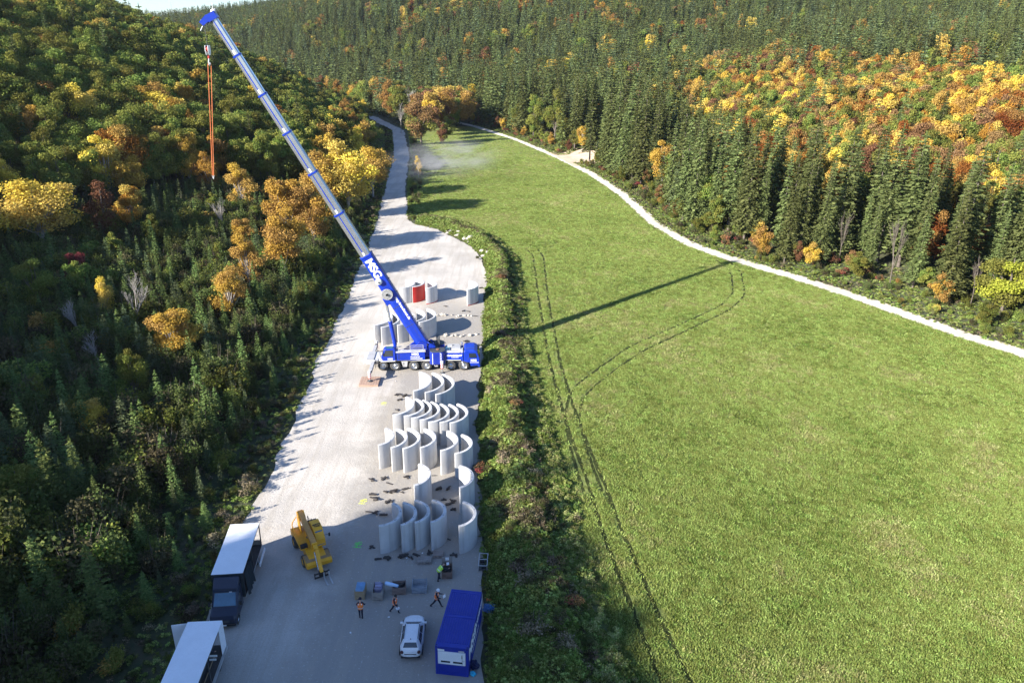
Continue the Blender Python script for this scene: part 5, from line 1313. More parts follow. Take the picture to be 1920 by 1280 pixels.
def broad(name, h, rad, cb, nl, nc, mat, seed, sz=.3, ragged_=.0, trunk_mat=None, mat2=None):
    """crown mesh and trunk-with-limbs mesh of a broadleaf tree; cb = clear stem share"""
    r = np.random.default_rng(seed); lobes = []; zc = h * (cb + 1) / 2; hz = h * (1 - cb) / 2
    while len(lobes) < nl:
        v = r.normal(size=3); v /= np.linalg.norm(v); q = r.uniform(.35, .82)
        z = v[2] * q; k = 1 - .25 * max(0, z) - .1 * abs(min(0, z))
        c = np.array([v[0] * q * rad * k, v[1] * q * rad * k, zc + z * hz * .95]); lobes.append((c, rad * r.uniform(.26, .44) * (1 - .25 * max(0, z))))
    C, U, V_, mi = [], [], [], []
    per = nc // nl
    for i, (c, lr) in enumerate(lobes):
        n = int(per * r.uniform(.6, 1.25)); v = unit(r, n); rr = lr * (r.random(n) ** .45) * r.uniform(.85, 1.15, n)
        p = c + v * rr[:, None] * np.array([1.05, 1.05, .85])
        keep = r.random(n) > ragged_ * (v[:, 2] < -.2)
        p = p[keep]; v = v[keep]; n = len(p)
        nrm = v * .6 + unit(r, n) * .8 + np.array([0, 0, .35]); nrm /= np.linalg.norm(nrm, axis=1)[:, None]
        a = np.cross(nrm, unit(r, n)); a /= np.linalg.norm(a, axis=1)[:, None]; b = np.cross(nrm, a)
        s = sz * r.uniform(.6, 1.35, n)[:, None]
        C.append(p); U.append(a * s); V_.append(b * s * .75); mi.append(np.full(n, 1 if (mat2 is not None and r.random() < .33) else 0))
    cr = cards(name, np.concatenate(C), np.concatenate(U), np.concatenate(V_), [mat] + ([mat2] if mat2 is not None else []), np.concatenate(mi))
    fork = Vector((0, 0, h * max(cb * .9, .15)))
    limbs = [(fork + Vector((0, 0, h * .12 * rs_)), Vector(c), .035 * h * .22) for (c, lr), rs_ in zip(lobes, r.random(len(lobes)))]
    tk = trunk_mesh('trunk', h * .8, .013 * h + .05, trunk_mat or BARK, limbs, bend=.12, seed=seed)
    return cr, tk
def bare_mesh(h, seed, mat, spread=.5, fork=.35):
    rs = random.Random(seed); mb = MB()
    def grow(p, d, L, r, k):
        q = p + d * L; mb.tube(p, q, r, r * .62, 4 if k > 1 else 6, 0, False)
        if k >= 5 or r < .006: return
        for i in range(rs.choice((2, 3, 3)) if k else 3):
            e = (d + Vector((rs.uniform(-1, 1), rs.uniform(-1, 1), rs.uniform(-.15, .7))) * spread).normalized(); grow(p + d * L * rs.uniform(.55, 1.0), e, L * rs.uniform(.5, .8), r * .58, k + 1)
        if k < 3: grow(q, (d + Vector((rs.uniform(-.2, .2), rs.uniform(-.2, .2), .2))).normalized(), L * .75, r * .66, k + 1)
    grow(Vector((0, 0, 0)), Vector((.04, .02, 1)).normalized(), h * fork, .012 * h + .03, 0)
    o = mb.build('branches', mat); me = o.data; bpy.data.objects.remove(o); return me
def shrub_mesh(name, h, rad, n, mats, seed, sz=.14, nl=7, stems=True):
    r = np.random.default_rng(seed); C, U, V_, mi = [], [], [], []
    for i in range(nl):
        a = r.uniform(0, 6.28); q = rad * r.uniform(.1, .7); c = np.array([q * cos(a), q * sin(a), h * r.uniform(.3, .72)]); lr = rad * r.uniform(.35, .6); k = n // nl
        v = unit(r, k); p = c + v * (lr * r.random(k) ** .5)[:, None] * np.array([1, 1, min(1.3, h / rad * .55)]); p[:, 2] = np.abs(p[:, 2])
        nrm = v * .5 + unit(r, k) + np.array([0, 0, .3]); nrm /= np.linalg.norm(nrm, axis=1)[:, None]; aa = np.cross(nrm, unit(r, k)); aa /= np.linalg.norm(aa, axis=1)[:, None]; bb = np.cross(nrm, aa); s = sz * r.uniform(.5, 1.4, k)[:, None]
        C.append(p); U.append(aa * s); V_.append(bb * s * .7); mi.append(np.full(k, i % len(mats)))
    if stems:
        k = 14; a = r.uniform(0, 6.28, k); q = rad * r.uniform(.2, .95, k); top = np.stack([q * np.cos(a), q * np.sin(a), h * r.uniform(.7, 1.08, k)], 1); bot = top * np.array([.25, .25, 0]); m_ = (top + bot) / 2; u = (top - bot) / 2; sd = np.cross(u, [0, 0, 1]); sd /= np.linalg.norm(sd, axis=1)[:, None] + 1e-6
        C.append(m_); U.append(u); V_.append(sd * .018); mi.append(np.full(k, len(mats)))
    return cards(name, np.concatenate(C), np.concatenate(U), np.concatenate(V_), list(mats) + [BARK], np.concatenate(mi))

SPR = [spruce_crown('spruce_crown', 20, 3.3 + .3 * (i % 3), 32, 10, 6, LEAF['spruce'] if i != 9 else LEAF['spruce_blue'], 100 + i, z0=.10 + .05 * (i % 3), sz=.56, power=.88 + .06 * (i % 3)) for i in range(5)]
SPT = [trunk_mesh('trunk', 18.5, .2, BARK, seed=i, n=6) for i in range(2)]
SPF = [spruce_crown('spruce_crown', 20, 3.4 + .25 * i, 17, 8, 4, LEAF['spruce'] if i != 3 else LEAF['spruce_blue'], 130 + i, z0=.1, sz=.85) for i in range(4)]
YNG = [spruce_crown('young_spruce', 6, 1.5 + .15 * i, 19, 9, 6, LEAF['young'] if i != 1 else LEAF['spruce_blue'], 150 + i, z0=.03, sz=.2, power=1.0) for i in range(4)]
COLS = ['green', 'olive', 'yellow', 'gold', 'orange', 'russet', 'pink', 'lime']
MIXC = dict(green='olive', olive='green', yellow='gold', gold='yellow', orange='gold', russet='olive', pink='russet', lime='olive')
BRO = {}
for ci, c in enumerate(COLS):
    BRO[c] = [broad('crown', 16, 4.6 + .5 * i, .05 + .05 * i, 26, 13500, LEAF[c], 200 + ci * 10 + i, sz=.16, trunk_mat=BARKP if c in ('yellow', 'gold') else BARK, mat2=LEAF[MIXC[c]]) for i in range(3 if c in ('green', 'gold') else 2)]
BROF = {c: [broad('crown', 16, 5.0, .12, 18, 5600, LEAF[c], 300 + ci * 10 + i, sz=.235, mat2=LEAF[MIXC[c]])[0] for i in range(2)] for ci, c in enumerate(COLS[:6])}
SHR = {'scrub': [shrub_mesh('shrub', 3.2, 1.7, 2600, (LEAF['scrub'], LEAF['scrub'], LEAF['brown']), 400 + i, sz=.09, nl=11) for i in range(3)],
       'brown': [shrub_mesh('shrub', 2.8, 1.5, 2100, (LEAF['brown'], LEAF['scrub'], LEAF['brown']), 410 + i, sz=.085, nl=10) for i in range(3)],
       'leafy': [shrub_mesh('shrub', 3.0, 1.7, 2600, (LEAF['green'], LEAF['scrub'], LEAF['olive']), 420 + i, sz=.095, nl=11) for i in range(3)],
       'yellow': [shrub_mesh('shrub', 2.6, 1.5, 2200, (LEAF['olive'], LEAF['gold'], LEAF['olive']), 430 + i, sz=.09, nl=10) for i in range(2)],
       'red': [shrub_mesh('shrub', 1.6, 1.3, 1500, (LEAF['russet'], LEAF['brown'], LEAF['brown'], LEAF['pink']), 440 + i, sz=.08, nl=9) for i in range(2)],
       'dry': [shrub_mesh('shrub', 1.3, 1.1, 700, (LEAF['straw'], LEAF['brown']), 450 + i, sz=.07) for i in range(2)]}

# ------------------------------------------------------------------ where they grow
def jitter_grid(x0, x1, y0, y1, s):
    X, Y = np.meshgrid(np.arange(x0, x1, s), np.arange(y0, y1, s)); P = np.stack([X.ravel(), Y.ravel()], 1)
    return P + rng.uniform(-.42, .42, P.shape) * s
def in_view(P3, mx=260, my=320):
    px, py, d = project(P3); return (px > -mx) & (px < 1920 + mx) & (py > -my) & (py < 1280 + my * 1.2) & (d > 5)
PL = []      # (kind, variant key, x, y, z, height)
def put(kind, key, P, h):
    z = hgt(P)
    for (x, y), zz, hh, k in zip(P, z, h, key if not isinstance(key, str) else [key] * len(P)): PL.append((kind, k, x, y, zz - .05, hh))

# left: the plantation beside the haul road
P = jitter_grid(-130, -20, -10, 215, 1.95); s = -sdist(P, EDGE_L); lim = 58 - 30 * smooth(150, 215, P[:, 1])
k = (s > 3.0) & (s < lim + vnoise(P, 20, 31) * 14) & (P[:, 1] < 330); P, s = P[k], s[k]
k = in_view(np.column_stack([P, hgt(P) + 3]), 200, 200); P, s = P[k], s[k]
u = rng.random(len(P)); near = smooth(3, 9, s); lo = smooth(95, 55, P[:, 1]) * smooth(6, 20, s)
ty = np.where(u < .52 - .15 * lo, 'young', 'shrub')
sub = np.array(['scrub', 'brown', 'leafy', 'yellow'])[np.minimum((rng.random(len(P)) ** 1.25 * 3.06).astype(int), 3)]
hh = (2.2 + 3.6 * rng.random(len(P)) ** 1.3) * (.45 + .55 * near) * (1 + .25 * lo)
put('young', 'young', P[ty == 'young'], hh[ty == 'young'] * 1.25); put('shrub', list(sub[ty == 'shrub']), P[ty == 'shrub'], hh[ty == 'shrub'] * .92)
# the road's verge
P = jitter_grid(-70, -22, 38, 420, 1.5); s = -sdist(P, EDGE_L); k = (s > .7) & (s < 3.6); P = P[k]; k = rng.random(len(P)) < .75; P = P[k]
put('shrub', [['scrub', 'leafy', 'brown', 'dry'][int(q * 4)] for q in rng.random(len(P))], P, .5 + .8 * rng.random(len(P)))
# scattered taller trees in the plantation
P = jitter_grid(-130, -25, 40, 200, 15); s = -sdist(P, EDGE_L); k = (s > 14) & (s < 60) & in_view(np.column_stack([P, hgt(P) + 5])); P = P[k]
put('broad', [['olive', 'green', 'olive', 'green', 'gold'][int(q * 5)] for q in rng.random(len(P))], P, 5.5 + 4 * rng.random(len(P)))

# left: the beech hill
P = jitter_grid(-420, -30, -190, 620, 4.9); s = -sdist(P, EDGE_L); lim = 58 - 46 * smooth(150, 225, P[:, 1])
k = (s > lim + vnoise(P, 20, 31) * 10) & (s < 260); P, s = P[k], s[k]
h = hgt(P); vis = in_view(np.column_stack([P, h + 12])); shade = (P[:, 1] < 110) & (P[:, 0] > -190) & (P[:, 1] > -170)
k = vis | shade; P, s, h = P[k], s[k], h[k]
n1 = vnoise(P, 34, 41) + vnoise(P, 11, 42) * .8; u = rng.random(len(P))
key = np.where(n1 > .62, 'gold', np.where(u < .64, 'green', np.where(u < .91, 'olive', np.where(u < .935, 'yellow', np.where(u < .96, 'orange', 'spruce')))))
edge = smooth(lim_ := 14, 0, s - (58 - 46 * smooth(150, 225, P[:, 1])))
key = np.where((edge > .3) & (u < .5) & (P[:, 1] > 85), np.array(['gold', 'olive', 'yellow', 'olive'])[(u * 6.6).astype(int) % 4], key)
hb_ = 8.0 + 5.0 * rng.random(len(P)) + 3 * smooth(20, 80, s) + 4 * smooth(150, 190, P[:, 1]) * smooth(320, 260, P[:, 1]); hb_ = hb_ + 5 * smooth(77, 69, P[:, 1] - .77 * P[:, 0])  # trees on the unseen ridge made taller to lengthen its shade
kk = key == 'spruce'; put('spruce', 'spruce', P[kk], hb_[kk] * 1.2); put('broad', list(key[~kk]), P[~kk], hb_[~kk])

# valley end between the haul road and the meadow
P = jitter_grid(-140, 0, 395, 560, 5.5); s = -sdist(P, EDGE_L); r = sdist(P, EDGE_R); k = (s < -9) & (r < -6) & (P[:, 1] > 400 + 10 * vnoise(P, 15, 9)); P = P[k]; u = rng.random(len(P))
key = np.array(['russet', 'gold', 'olive', 'spruce', 'spruce', 'green'])[(u * 6).astype(int)]; kk = key == 'spruce'
put('spruce', 'spruce', P[kk], 18 + 9 * rng.random(kk.sum())); put('broad', list(key[~kk]), P[~kk], 15 + 8 * rng.random((~kk).sum()))
P = np.array([(-37, 352), (-40, 366), (-42, 380), (-45, 390), (-33, 372), (-46, 400), (-36, 392), (-31, 330), (-30, 345)]); put('broad', ['russet', 'gold', 'russet', 'olive', 'russet', 'olive', 'gold', 'russet', 'olive'], P, np.array([13, 16, 17, 15, 12, 14, 15, 8, 9]) * 1.45)
P = jitter_grid(-45, -20, 190, 400, 2.2); e = sdist(P, EDGE_L); k = (e > 8.2) & (e < 11.5) & (rng.random(len(P)) < .5); P = P[k]; put('shrub', [['scrub', 'leafy', 'brown'][int(q * 3)] for q in rng.random(len(P))], P, .8 + 1.6 * rng.random(len(P)))

# right: spruce forest above the white track, beeches on the slope
def clearing(P): return (np.abs(sdist(P, np.array([(12, 298), (28, 302), (38, 318), (47, 346), (56, 374)], float))) < 10 - 4 * smooth(314, 354, P[:, 1])) & (P[:, 1] > 268) & (P[:, 1] < 376)
def forest_right(P, lodscale=1.0):
    r = sdist(P, EDGE_R); d = np.hypot(P[:, 0], P[:, 1]); h = hgt(P); k = (r > 6.5 + 3 * vnoise(P, 9, 51)) & in_view(np.column_stack([P, h + 10]), 560, 420)
    # the clearing where a side path climbs the slope
    k &= ~clearing(P); P, r, d, h = P[k], r[k], d[k], h[k]
    az = np.degrees(np.arctan2(P[:, 0], P[:, 1])); n1 = vnoise(P, 42, 61) + .7 * vnoise(P, 15, 62); u = rng.random(len(P)); v = rng.random(len(P))
    band = smooth(26, 46, r + 22 * vnoise(P, 30, 63)) * smooth(185, 120, r + 30 * vnoise(P, 40, 64)) * smooth(9, 15, az)
    pb = .05 + .80 * band + .42 * (smooth(.25, .55, n1)) * (1 - band) * smooth(20, 60, r)
    cols = np.array(['orange', 'russet', 'gold', 'orange', 'olive', 'olive', 'orange', 'green', 'russet', 'yellow']); far_ = np.array(['orange', 'russet', 'gold', 'olive', 'olive', 'green'])
    key = np.where(u < pb, np.where(band > .3, cols[(v * 10).astype(int)], far_[(v * 6).astype(int)]), 'spruce'); kk = key == 'spruce'
    hs = 13 + 15 * rng.random(len(P)) ** .75 + 4 * smooth(200, 300, P[:, 1]); hs = hs * (1 - .25 * (rng.random(len(P)) < .15)) * (1 - .22 * band) * (1 - .18 * smooth(16, 28, r))
    put('spruce', 'spruce', P[kk], hs[kk]); put('broad', list(key[~kk]), P[~kk], (10.5 + 5.5 * rng.random((~kk).sum()) + 6.5 * (1 - band[~kk]) * smooth(20, 50, r[~kk])))
P = jitter_grid(-130, 420, 60, 470, 4.7); forest_right(P[np.hypot(P[:, 0], P[:, 1]) < 470])
P = jitter_grid(-600, 800, 100, 1350, 5.7); q = np.hypot(P[:, 0], P[:, 1]); forest_right(P[(q >= 470) & (q < 1320)])
P = jitter_grid(-900, -80, 1000, 1800, 9.0); q = np.hypot(P[:, 0], P[:, 1]); forest_right(P[(q >= 1320) & (q < 1560)])
P = jitter_grid(-30, 200, 20, 430, 1.9); r = sdist(P, EDGE_R); k = (r > 1.2) & (r < 12.5) & (rng.random(len(P)) < .62) & ~clearing(P) & in_view(np.column_stack([P, 0 * r]), 450, 80); P, r = P[k], r[k]
put('shrub', [['leafy', 'scrub', 'leafy', 'red', 'brown', 'leafy', 'yellow', 'scrub', 'leafy'][int(q * 9)] for q in rng.random(len(P))], P, (.6 + 2.0 * rng.random(len(P)) ** 1.5) * smooth(.6, 4, r))
# a few bigger ragged bushes of the forest edge
P = jitter_grid(-30, 200, 20, 430, 5.6); r = sdist(P, EDGE_R); k = (r > 4) & (r < 11) & ~clearing(P) & in_view(np.column_stack([P, 0 * r]), 450, 80); P = P[k]
put('broad', [['olive', 'lime', 'olive', 'green', 'lime', 'gold'][int(q * 6)] for q in rng.random(len(P))], P, 4 + 4 * rng.random(len(P)))

# ------------------------------------------------------------------ trees one can tell apart
SPECIAL = []
def special(px, py, h, key, name, label, cat='tree', var=0, wide=1.0):
    p = hit(px, py); SPECIAL.append((p, h, key, name, label, cat, var, wide))
special(330, 684, 9.2, 'yellow', 'maple_tree', 'bright yellow maple standing alone among dark young spruces of the plantation', wide=1.25)
special(437, 606, 10.5, 'gold', 'maple_tree', 'rounded orange gold tree in the plantation below the yellow group', var=1, wide=.95)
special(470, 545, 11.5, 'gold', 'birch_tree', 'slim golden tree with visible pale stem beside the yellow group', wide=.8)
special(537, 522, 14.5, 'yellow', 'maple_tree', 'lemon yellow tree at the road end of the plantation under the crane boom', var=1)
special(545, 462, 17, 'yellow', 'maple_tree', 'tall golden tree behind the lemon yellow one under the crane boom', var=0)
special(592, 470, 15, 'gold', 'maple_tree', 'golden brown tree between the crane boom and the haul road', var=1, wide=.9)
special(152, 545, 7.5, 'pink', 'cherry_tree', 'small reddish pink tree in the shaded plantation')
special(203, 600, 7.5, 'gold', 'maple_tree', 'small pale orange tree with thin crown beside a bare tree in the plantation', wide=.75)
special(85, 470, 15, 'gold', 'maple_tree', 'broad yellow and brown tree at the foot of the beech hill', var=2, wide=1.35)
special(205, 455, 13, 'russet', 'maple_tree', 'brown half bare tree beside the broad yellow one at the hill foot', wide=1.0)
special(250, 440, 12, 'orange', 'maple_tree', 'tree with red orange top at the foot of the beech hill', wide=.9)
special(397, 370, 12, 'yellow', 'maple_tree', 'bright yellow tree just behind the lower end of the hanging slings', var=1, wide=1.0)
special(458, 400, 13, 'gold', 'maple_tree', 'golden tree between the hanging slings and the crane boom', wide=.95)
special(655, 405, 21, 'gold', 'maple_tree', 'large olive and gold tree at the haul road beside the crane boom', var=1, wide=1.15)
special(700, 370, 17, 'gold', 'maple_tree', 'tall golden olive tree right at the haul road bend beyond the crane', var=2, wide=1.0)
special(610, 400, 17, 'gold', 'maple_tree', 'golden tree behind the crane boom next to the large olive tree', var=1, wide=1.1)
special(392, 272, 14, 'gold', 'beech_tree', 'golden brown beech on the green hill behind the hanging slings', var=1, wide=1.05)
special(790, 272, 24, 'russet', 'maple_tree', 'tall pale brown tree at the valley end between the two gravel roads', wide=1.0)
special(832, 246, 23, 'gold', 'maple_tree', 'tall golden topped tree at the far end of the meadow', var=1, wide=1.1)
special(884, 222, 22, 'gold', 'maple_tree', 'pale golden tree at the valley end where the track meets the forest', var=2, wide=.8)
special(785, 333, 8, 'gold', 'birch_tree', 'single slim birch beside the dusty haul road', wide=.6)
special(1240, 352, 15.5, 'yellow', 'maple_tree', 'yellow maple with long bare stems at the edge of the spruce forest', var=1, wide=.95)
special(1091, 286, 12.5, 'yellow', 'maple_tree', 'yellow tree at the sandy mouth of the side path', wide=.75)
special(1876, 590, 12.5, 'lime', 'maple_tree', 'big lime yellow maple standing right beside the white track', var=0, wide=1.3)
special(1000, 258, 22, 'olive', 'birch_tree', 'pale olive tree at the bend of the track in front of spruces', wide=.7)
special(1040, 264, 23, 'olive', 'beech_tree', 'orange tinged tree next to the side path clearing', var=1, wide=.75)
for (px, py, h, lab) in ((262, 622, 9.5, 'tall grey leafless tree in the shaded plantation'), (152, 640, 6.5, 'wide pale leafless tree at the left of the plantation'), (188, 700, 6.5, 'leafless pale bush like tree in the dark plantation'), (420, 440, 8, 'thin brown leafless tree below the golden trees'), (770, 235, 20, 'grey leafless tree at the valley end beside the haul road'), (752, 250, 15, 'smaller pale leafless tree next to the grey one at the valley end'), (1668, 534, 7, 'thin grey dead stem standing between the spruces above the white track'), (1818, 577, 5, 'short grey dead tree at the forest edge near the lime yellow maple'), (1572, 494, 6, 'thin dead tree at the foot of the spruces above the white track')):
    p = hit(px, py); SPECIAL.append((p, h, 'bare', 'bare_tree', lab, 'tree', len(lab), 1.0))

KEEP = []
sp = np.array([[p.x, p.y] for p, *_ in SPECIAL]); sr = np.array([s_[1] * .22 * s_[7] for s_ in SPECIAL])
spx, _, sdp = project(np.array([[p.x, p.y, p.z + 8] for p, *_ in SPECIAL])); tpx, _, tdp = project(np.array([[t[2], t[3], t[4] + 8] for t in PL]))
for ti, t in enumerate(PL):
    dd = np.hypot(sp[:, 0] - t[2], sp[:, 1] - t[3])
    if t[0] == 'spruce' and ((np.abs(spx - 960 - 0) < 2000) & (np.abs(tpx[ti] - spx) < 42) & (tdp[ti] < sdp + 2) & (dd < 17) & (sp[:, 0] > 5)).any(): continue
    if t[0] in ('broad', 'spruce', 'young') and (dd < sr + (1.0 if t[0] == 'young' else 2.2)).any(): continue
    KEEP.append(t)
PL = KEEP
# rank by how large each shows in the picture
arr = np.array([[t[2], t[3], t[4] + t[5] * .5] for t in PL]); px, py, dep = project(arr); hgts = np.array([t[5] for t in PL])
size = hgts / np.maximum(dep, 1); infr = (px > -90) & (px < 2000) & (py > -30) & (py < 1360)
kinds = np.array([t[0] for t in PL]); single = np.zeros(len(PL), bool)
for kd, cap in (('spruce', 295), ('broad', 270), ('young', 295), ('shrub', 260)):
    ii = np.where((kinds == kd) & infr)[0]; ii = ii[np.argsort(-size[ii])][:cap]; single[ii] = True

COLW = dict(green='green', olive='olive green', yellow='yellow', gold='golden', orange='orange', russet='rusty brown', pink='reddish', lime='lime yellow')
def plant(name, parts, x, y, z, sc, sxy, rz, label, cat, group=None):
    if len(parts) == 1:
        o = bpy.data.objects.new(name, parts[0][1]); COL.objects.link(o)
    else:
        o = bpy.data.objects.new(name, None); COL.objects.link(o); o.empty_display_size = .3
        for nm, me in parts:
            c = bpy.data.objects.new(nm, me); COL.objects.link(c); c.parent = o
    o.location = (x, y, z); o.rotation_euler = (0, 0, rz); o.scale = (sc * sxy, sc * sxy, sc)
    return tag(o, label, cat, group)
rt = random.Random(77)
STUFF = {}
for idx, t in enumerate(PL):
    kd, key, x, y, z, h = t; rz = rt.uniform(0, 6.28); wob = rt.uniform(.72, 1.22); vi = rt.randrange(60)
    left = x < -20 and -sdist(np.array([[x, y]]), EDGE_L)[0] > -8 if single[idx] else False
    if single[idx]:
        if kd == 'spruce':
            lab = 'dark spruce standing among the beeches of the steep green hill' if left else 'tall dark green spruce in the forest beyond the white track'
            plant('spruce_tree', (('trunk', SPT[vi % 2]), ('crown', SPR[vi % 5])), x, y, z, h / 20, wob, rz, lab, 'tree', lab)
        elif kd == 'broad':
            cr, tk = BRO[key][vi % len(BRO[key])]
            if left: lab = f'{COLW[key]} leafed tree on the slope beside the haul road'
            elif h < 8.2: lab = f'low {COLW[key]} leafed tree at the forest edge by the white track'
            else: lab = f'{COLW[key]} autumn tree in the forest beyond the meadow'
            plant('broadleaf_tree', (('trunk', tk), ('crown', cr)), x, y, z, h / 16, wob * (1.1 if h < 9 else 1), rz, lab, 'tree', lab)
        elif kd == 'young':
            lab = 'young green spruce in the plantation beside the haul road'
            plant('young_spruce', (('crown', YNG[vi % 4]),), x, y, z, h / 6, wob, rz, lab, 'tree', lab)
        else:
            w = dict(scrub='dull green', brown='brown', leafy='leafy green', yellow='yellowish', red='reddish', dry='dry straw coloured')[key]
            lab = f'{w} shrub in the plantation beside the haul road' if left else f'{w} shrub along the edge of the forest by the meadow'
            me = SHR[key][vi % len(SHR[key])]; plant('shrub', (('crown', me),), x, y, z, h / dict(scrub=3.2, brown=2.8, leafy=3.0, yellow=2.6, red=1.6, dry=1.3)[key], wob, rz, lab, 'shrub', lab)
    else:
        if kd == 'spruce': me, ref = SPF[vi % 4], 20
        elif kd == 'broad': q = BROF.get(key) or BROF['russet']; me, ref = q[vi % len(q)], 16
        elif kd == 'young': me, ref = YNG[vi % 4], 6
        else: me, ref = SHR[key][vi % len(SHR[key])], dict(scrub=3.2, brown=2.8, leafy=3.0, yellow=2.6, red=1.6, dry=1.3)[key]
        STUFF.setdefault(kd, []).append((me, x, y, z, h / ref, wob, rz))
for p, h, key, name, lab, cat, var, wide in SPECIAL:
    if key == 'bare':
        dead = 'dead' in lab; me = bare_mesh(h, var, BARK if dead else BARKP, .22 if dead else .55, .62 if dead else .32); plant(name, (('crown', me),), p.x, p.y, p.z - .05, 1, 1, rt.uniform(0, 6), lab, cat)
    else:
        cr, tk = BRO[key][var % len(BRO[key])]; plant(name, (('trunk', tk), ('crown', cr)), p.x, p.y, p.z - .05, h / 16, wide * 1.08, rt.uniform(0, 6), lab, cat)

# ------------------------------------------------------------------ masses nobody could count
def scatter(name, items, label, cat):
    """items: (mesh, x, y, z, scale, widen, turn); one object carrying instances of its plants"""
    meshes = []; ids = {}
    for it in items:
        if it[0].name not in ids: ids[it[0].name] = len(meshes); meshes.append(it[0])
    A = np.array([it[1:] for it in items], float); ix = np.array([ids[it[0].name] for it in items], np.int32)
    return scatter_np(name, A[:, :3], A[:, 3], A[:, 4], A[:, 5], ix, meshes, label, cat)
def scatter_np(name, P, sc, wd, rz, ix, meshes, label, cat):
    me = bpy.data.meshes.new(name); me.vertices.add(len(P)); me.vertices.foreach_set('co', np.asarray(P, np.float32).ravel())
    vec = np.column_stack([sc * wd, sc * wd, sc]).astype(np.float32); rot = np.column_stack([0 * rz, 0 * rz, rz]).astype(np.float32)
    a = me.attributes.new('plant_scale', 'FLOAT_VECTOR', 'POINT'); a.data.foreach_set('vector', vec.ravel())
    a = me.attributes.new('plant_turn', 'FLOAT_VECTOR', 'POINT'); a.data.foreach_set('vector', rot.ravel())
    a = me.attributes.new('plant_kind', 'INT', 'POINT'); a.data.foreach_set('value', np.asarray(ix, np.int32))
    c = bpy.data.collections.new(name + '_plants')
    for i, m_ in enumerate(meshes):
        c.objects.link(bpy.data.objects.new(f'{i:03d}_{name}', m_))
    o = bpy.data.objects.new(name, me); COL.objects.link(o)
    ng = bpy.data.node_groups.new(name, 'GeometryNodeTree')
    ng.interface.new_socket('Geometry', in_out='INPUT', socket_type='NodeSocketGeometry'); ng.interface.new_socket('Geometry', in_out='OUTPUT', socket_type='NodeSocketGeometry')
    gi = ng.nodes.new('NodeGroupInput'); go = ng.nodes.new('NodeGroupOutput'); ins = ng.nodes.new('GeometryNodeInstanceOnPoints'); ci = ng.nodes.new('GeometryNodeCollectionInfo')
    ci.inputs['Collection'].default_value = c; ci.inputs['Separate Children'].default_value = True; ci.inputs['Reset Children'].default_value = True
    def at(nm, ty):
        n = ng.nodes.new('GeometryNodeInputNamedAttribute'); n.data_type = ty; n.inputs['Name'].default_value = nm; return n.outputs['Attribute']
    ins.inputs['Pick Instance'].default_value = True
    L = ng.links.new; L(gi.outputs[0], ins.inputs['Points']); L(ci.outputs[0], ins.inputs['Instance']); L(at('plant_kind', 'INT'), ins.inputs['Instance Index']); L(at('plant_scale', 'FLOAT_VECTOR'), ins.inputs['Scale']); L(at('plant_turn', 'FLOAT_VECTOR'), ins.inputs['Rotation']); L(ins.outputs[0], go.inputs[0])
    md = o.modifiers.new('plants', 'NODES'); md.node_group = ng
    return tag(o, label, cat, None, 'stuff')
scatter('spruce_forest', STUFF['spruce'], 'far spruce forest covering the hills behind the valley', 'forest')
scatter('autumn_forest', STUFF['broad'], 'far broadleaf forest in autumn colours on the hills', 'forest')
if 'young' in STUFF: scatter('young_plantation', STUFF['young'], 'mass of small young spruces in the plantation', 'plantation')
scatter('undergrowth', STUFF['shrub'], 'mass of low shrubs along verges and forest edges', 'undergrowth')

# grass tufts and weeds
def tuft(seed, n, h, w, mat, spread):
    r = np.random.default_rng(seed); a = r.uniform(0, 6.28, n); q = spread * np.sqrt(r.random(n)); b = np.stack([q * np.cos(a), q * np.sin(a), 0 * q], 1)
    d = np.stack([r.normal(0, .5, n), r.normal(0, .5, n), np.ones(n)], 1); d /= np.linalg.norm(d, axis=1)[:, None]; L = h * r.uniform(.6, 1.2, n)[:, None] / 2
    sd = np.cross(d, unit(r, n)); sd /= np.linalg.norm(sd, axis=1)[:, None]
    return cards('tuft', b + d * L, d * L, sd * w, mat)
def weedm(seed, mats, n=70, h=.5, rad=.45, sz=.09): return shrub_mesh('weed', h, rad, n, mats, seed, sz, 4, False)
GT = [tuft(1, 22, .22, .03, LEAF['grass'], .3), tuft(2, 22, .26, .03, LEAF['grassy'], .3), tuft(3, 20, .2, .035, LEAF['weed'], .28), tuft(4, 20, .24, .03, LEAF['grass'], .34)]
def inpoly(P, poly):
    x, y = P[:, 0], P[:, 1]; c = np.zeros(len(P), bool); poly = np.array(poly); j = len(poly) - 1
    for i in range(len(poly)):
        xi, yi = poly[i]; xj, yj = poly[j]
        if yi != yj: c ^= ((yi > y) != (yj > y)) & (x < (xj - xi) * (y - yi) / (yj - yi) + xi)
        j = i
    return c
n = 640000; yy = 28 + (440 - 28) * rng.random(n) ** 2.1; P = np.column_stack([-40 + 185 * rng.random(n), yy])
k = inpoly(P, mead) & (rng.random(n) < smooth(435, 180, yy)); P = P[k]; px, py, d = project(np.column_stack([P, 0 * P[:, 0]])); k = (px > -200) & (px < 2420) & (py < 1480); P = P[k]
for tr in TRACKS:
    k = np.abs(sdist(P, np.array(tr, float))) > .36; P = P[k]
n1 = vnoise(P, 6, 71) + .6 * vnoise(P, 1.7, 72); ur = rng.random(len(P)) * .9 - .45; ix = np.where(n1 + ur > .56, 1, np.where(n1 + ur < -.45, 2, rng.choice([0, 3], len(P))))
scatter_np('grass', np.column_stack([P, np.full(len(P), .01)]), .6 + .75 * rng.random(len(P)), np.full(len(P), 1.15), rng.uniform(0, 6.28, len(P)), ix, GT, 'short green meadow grass', 'grass')
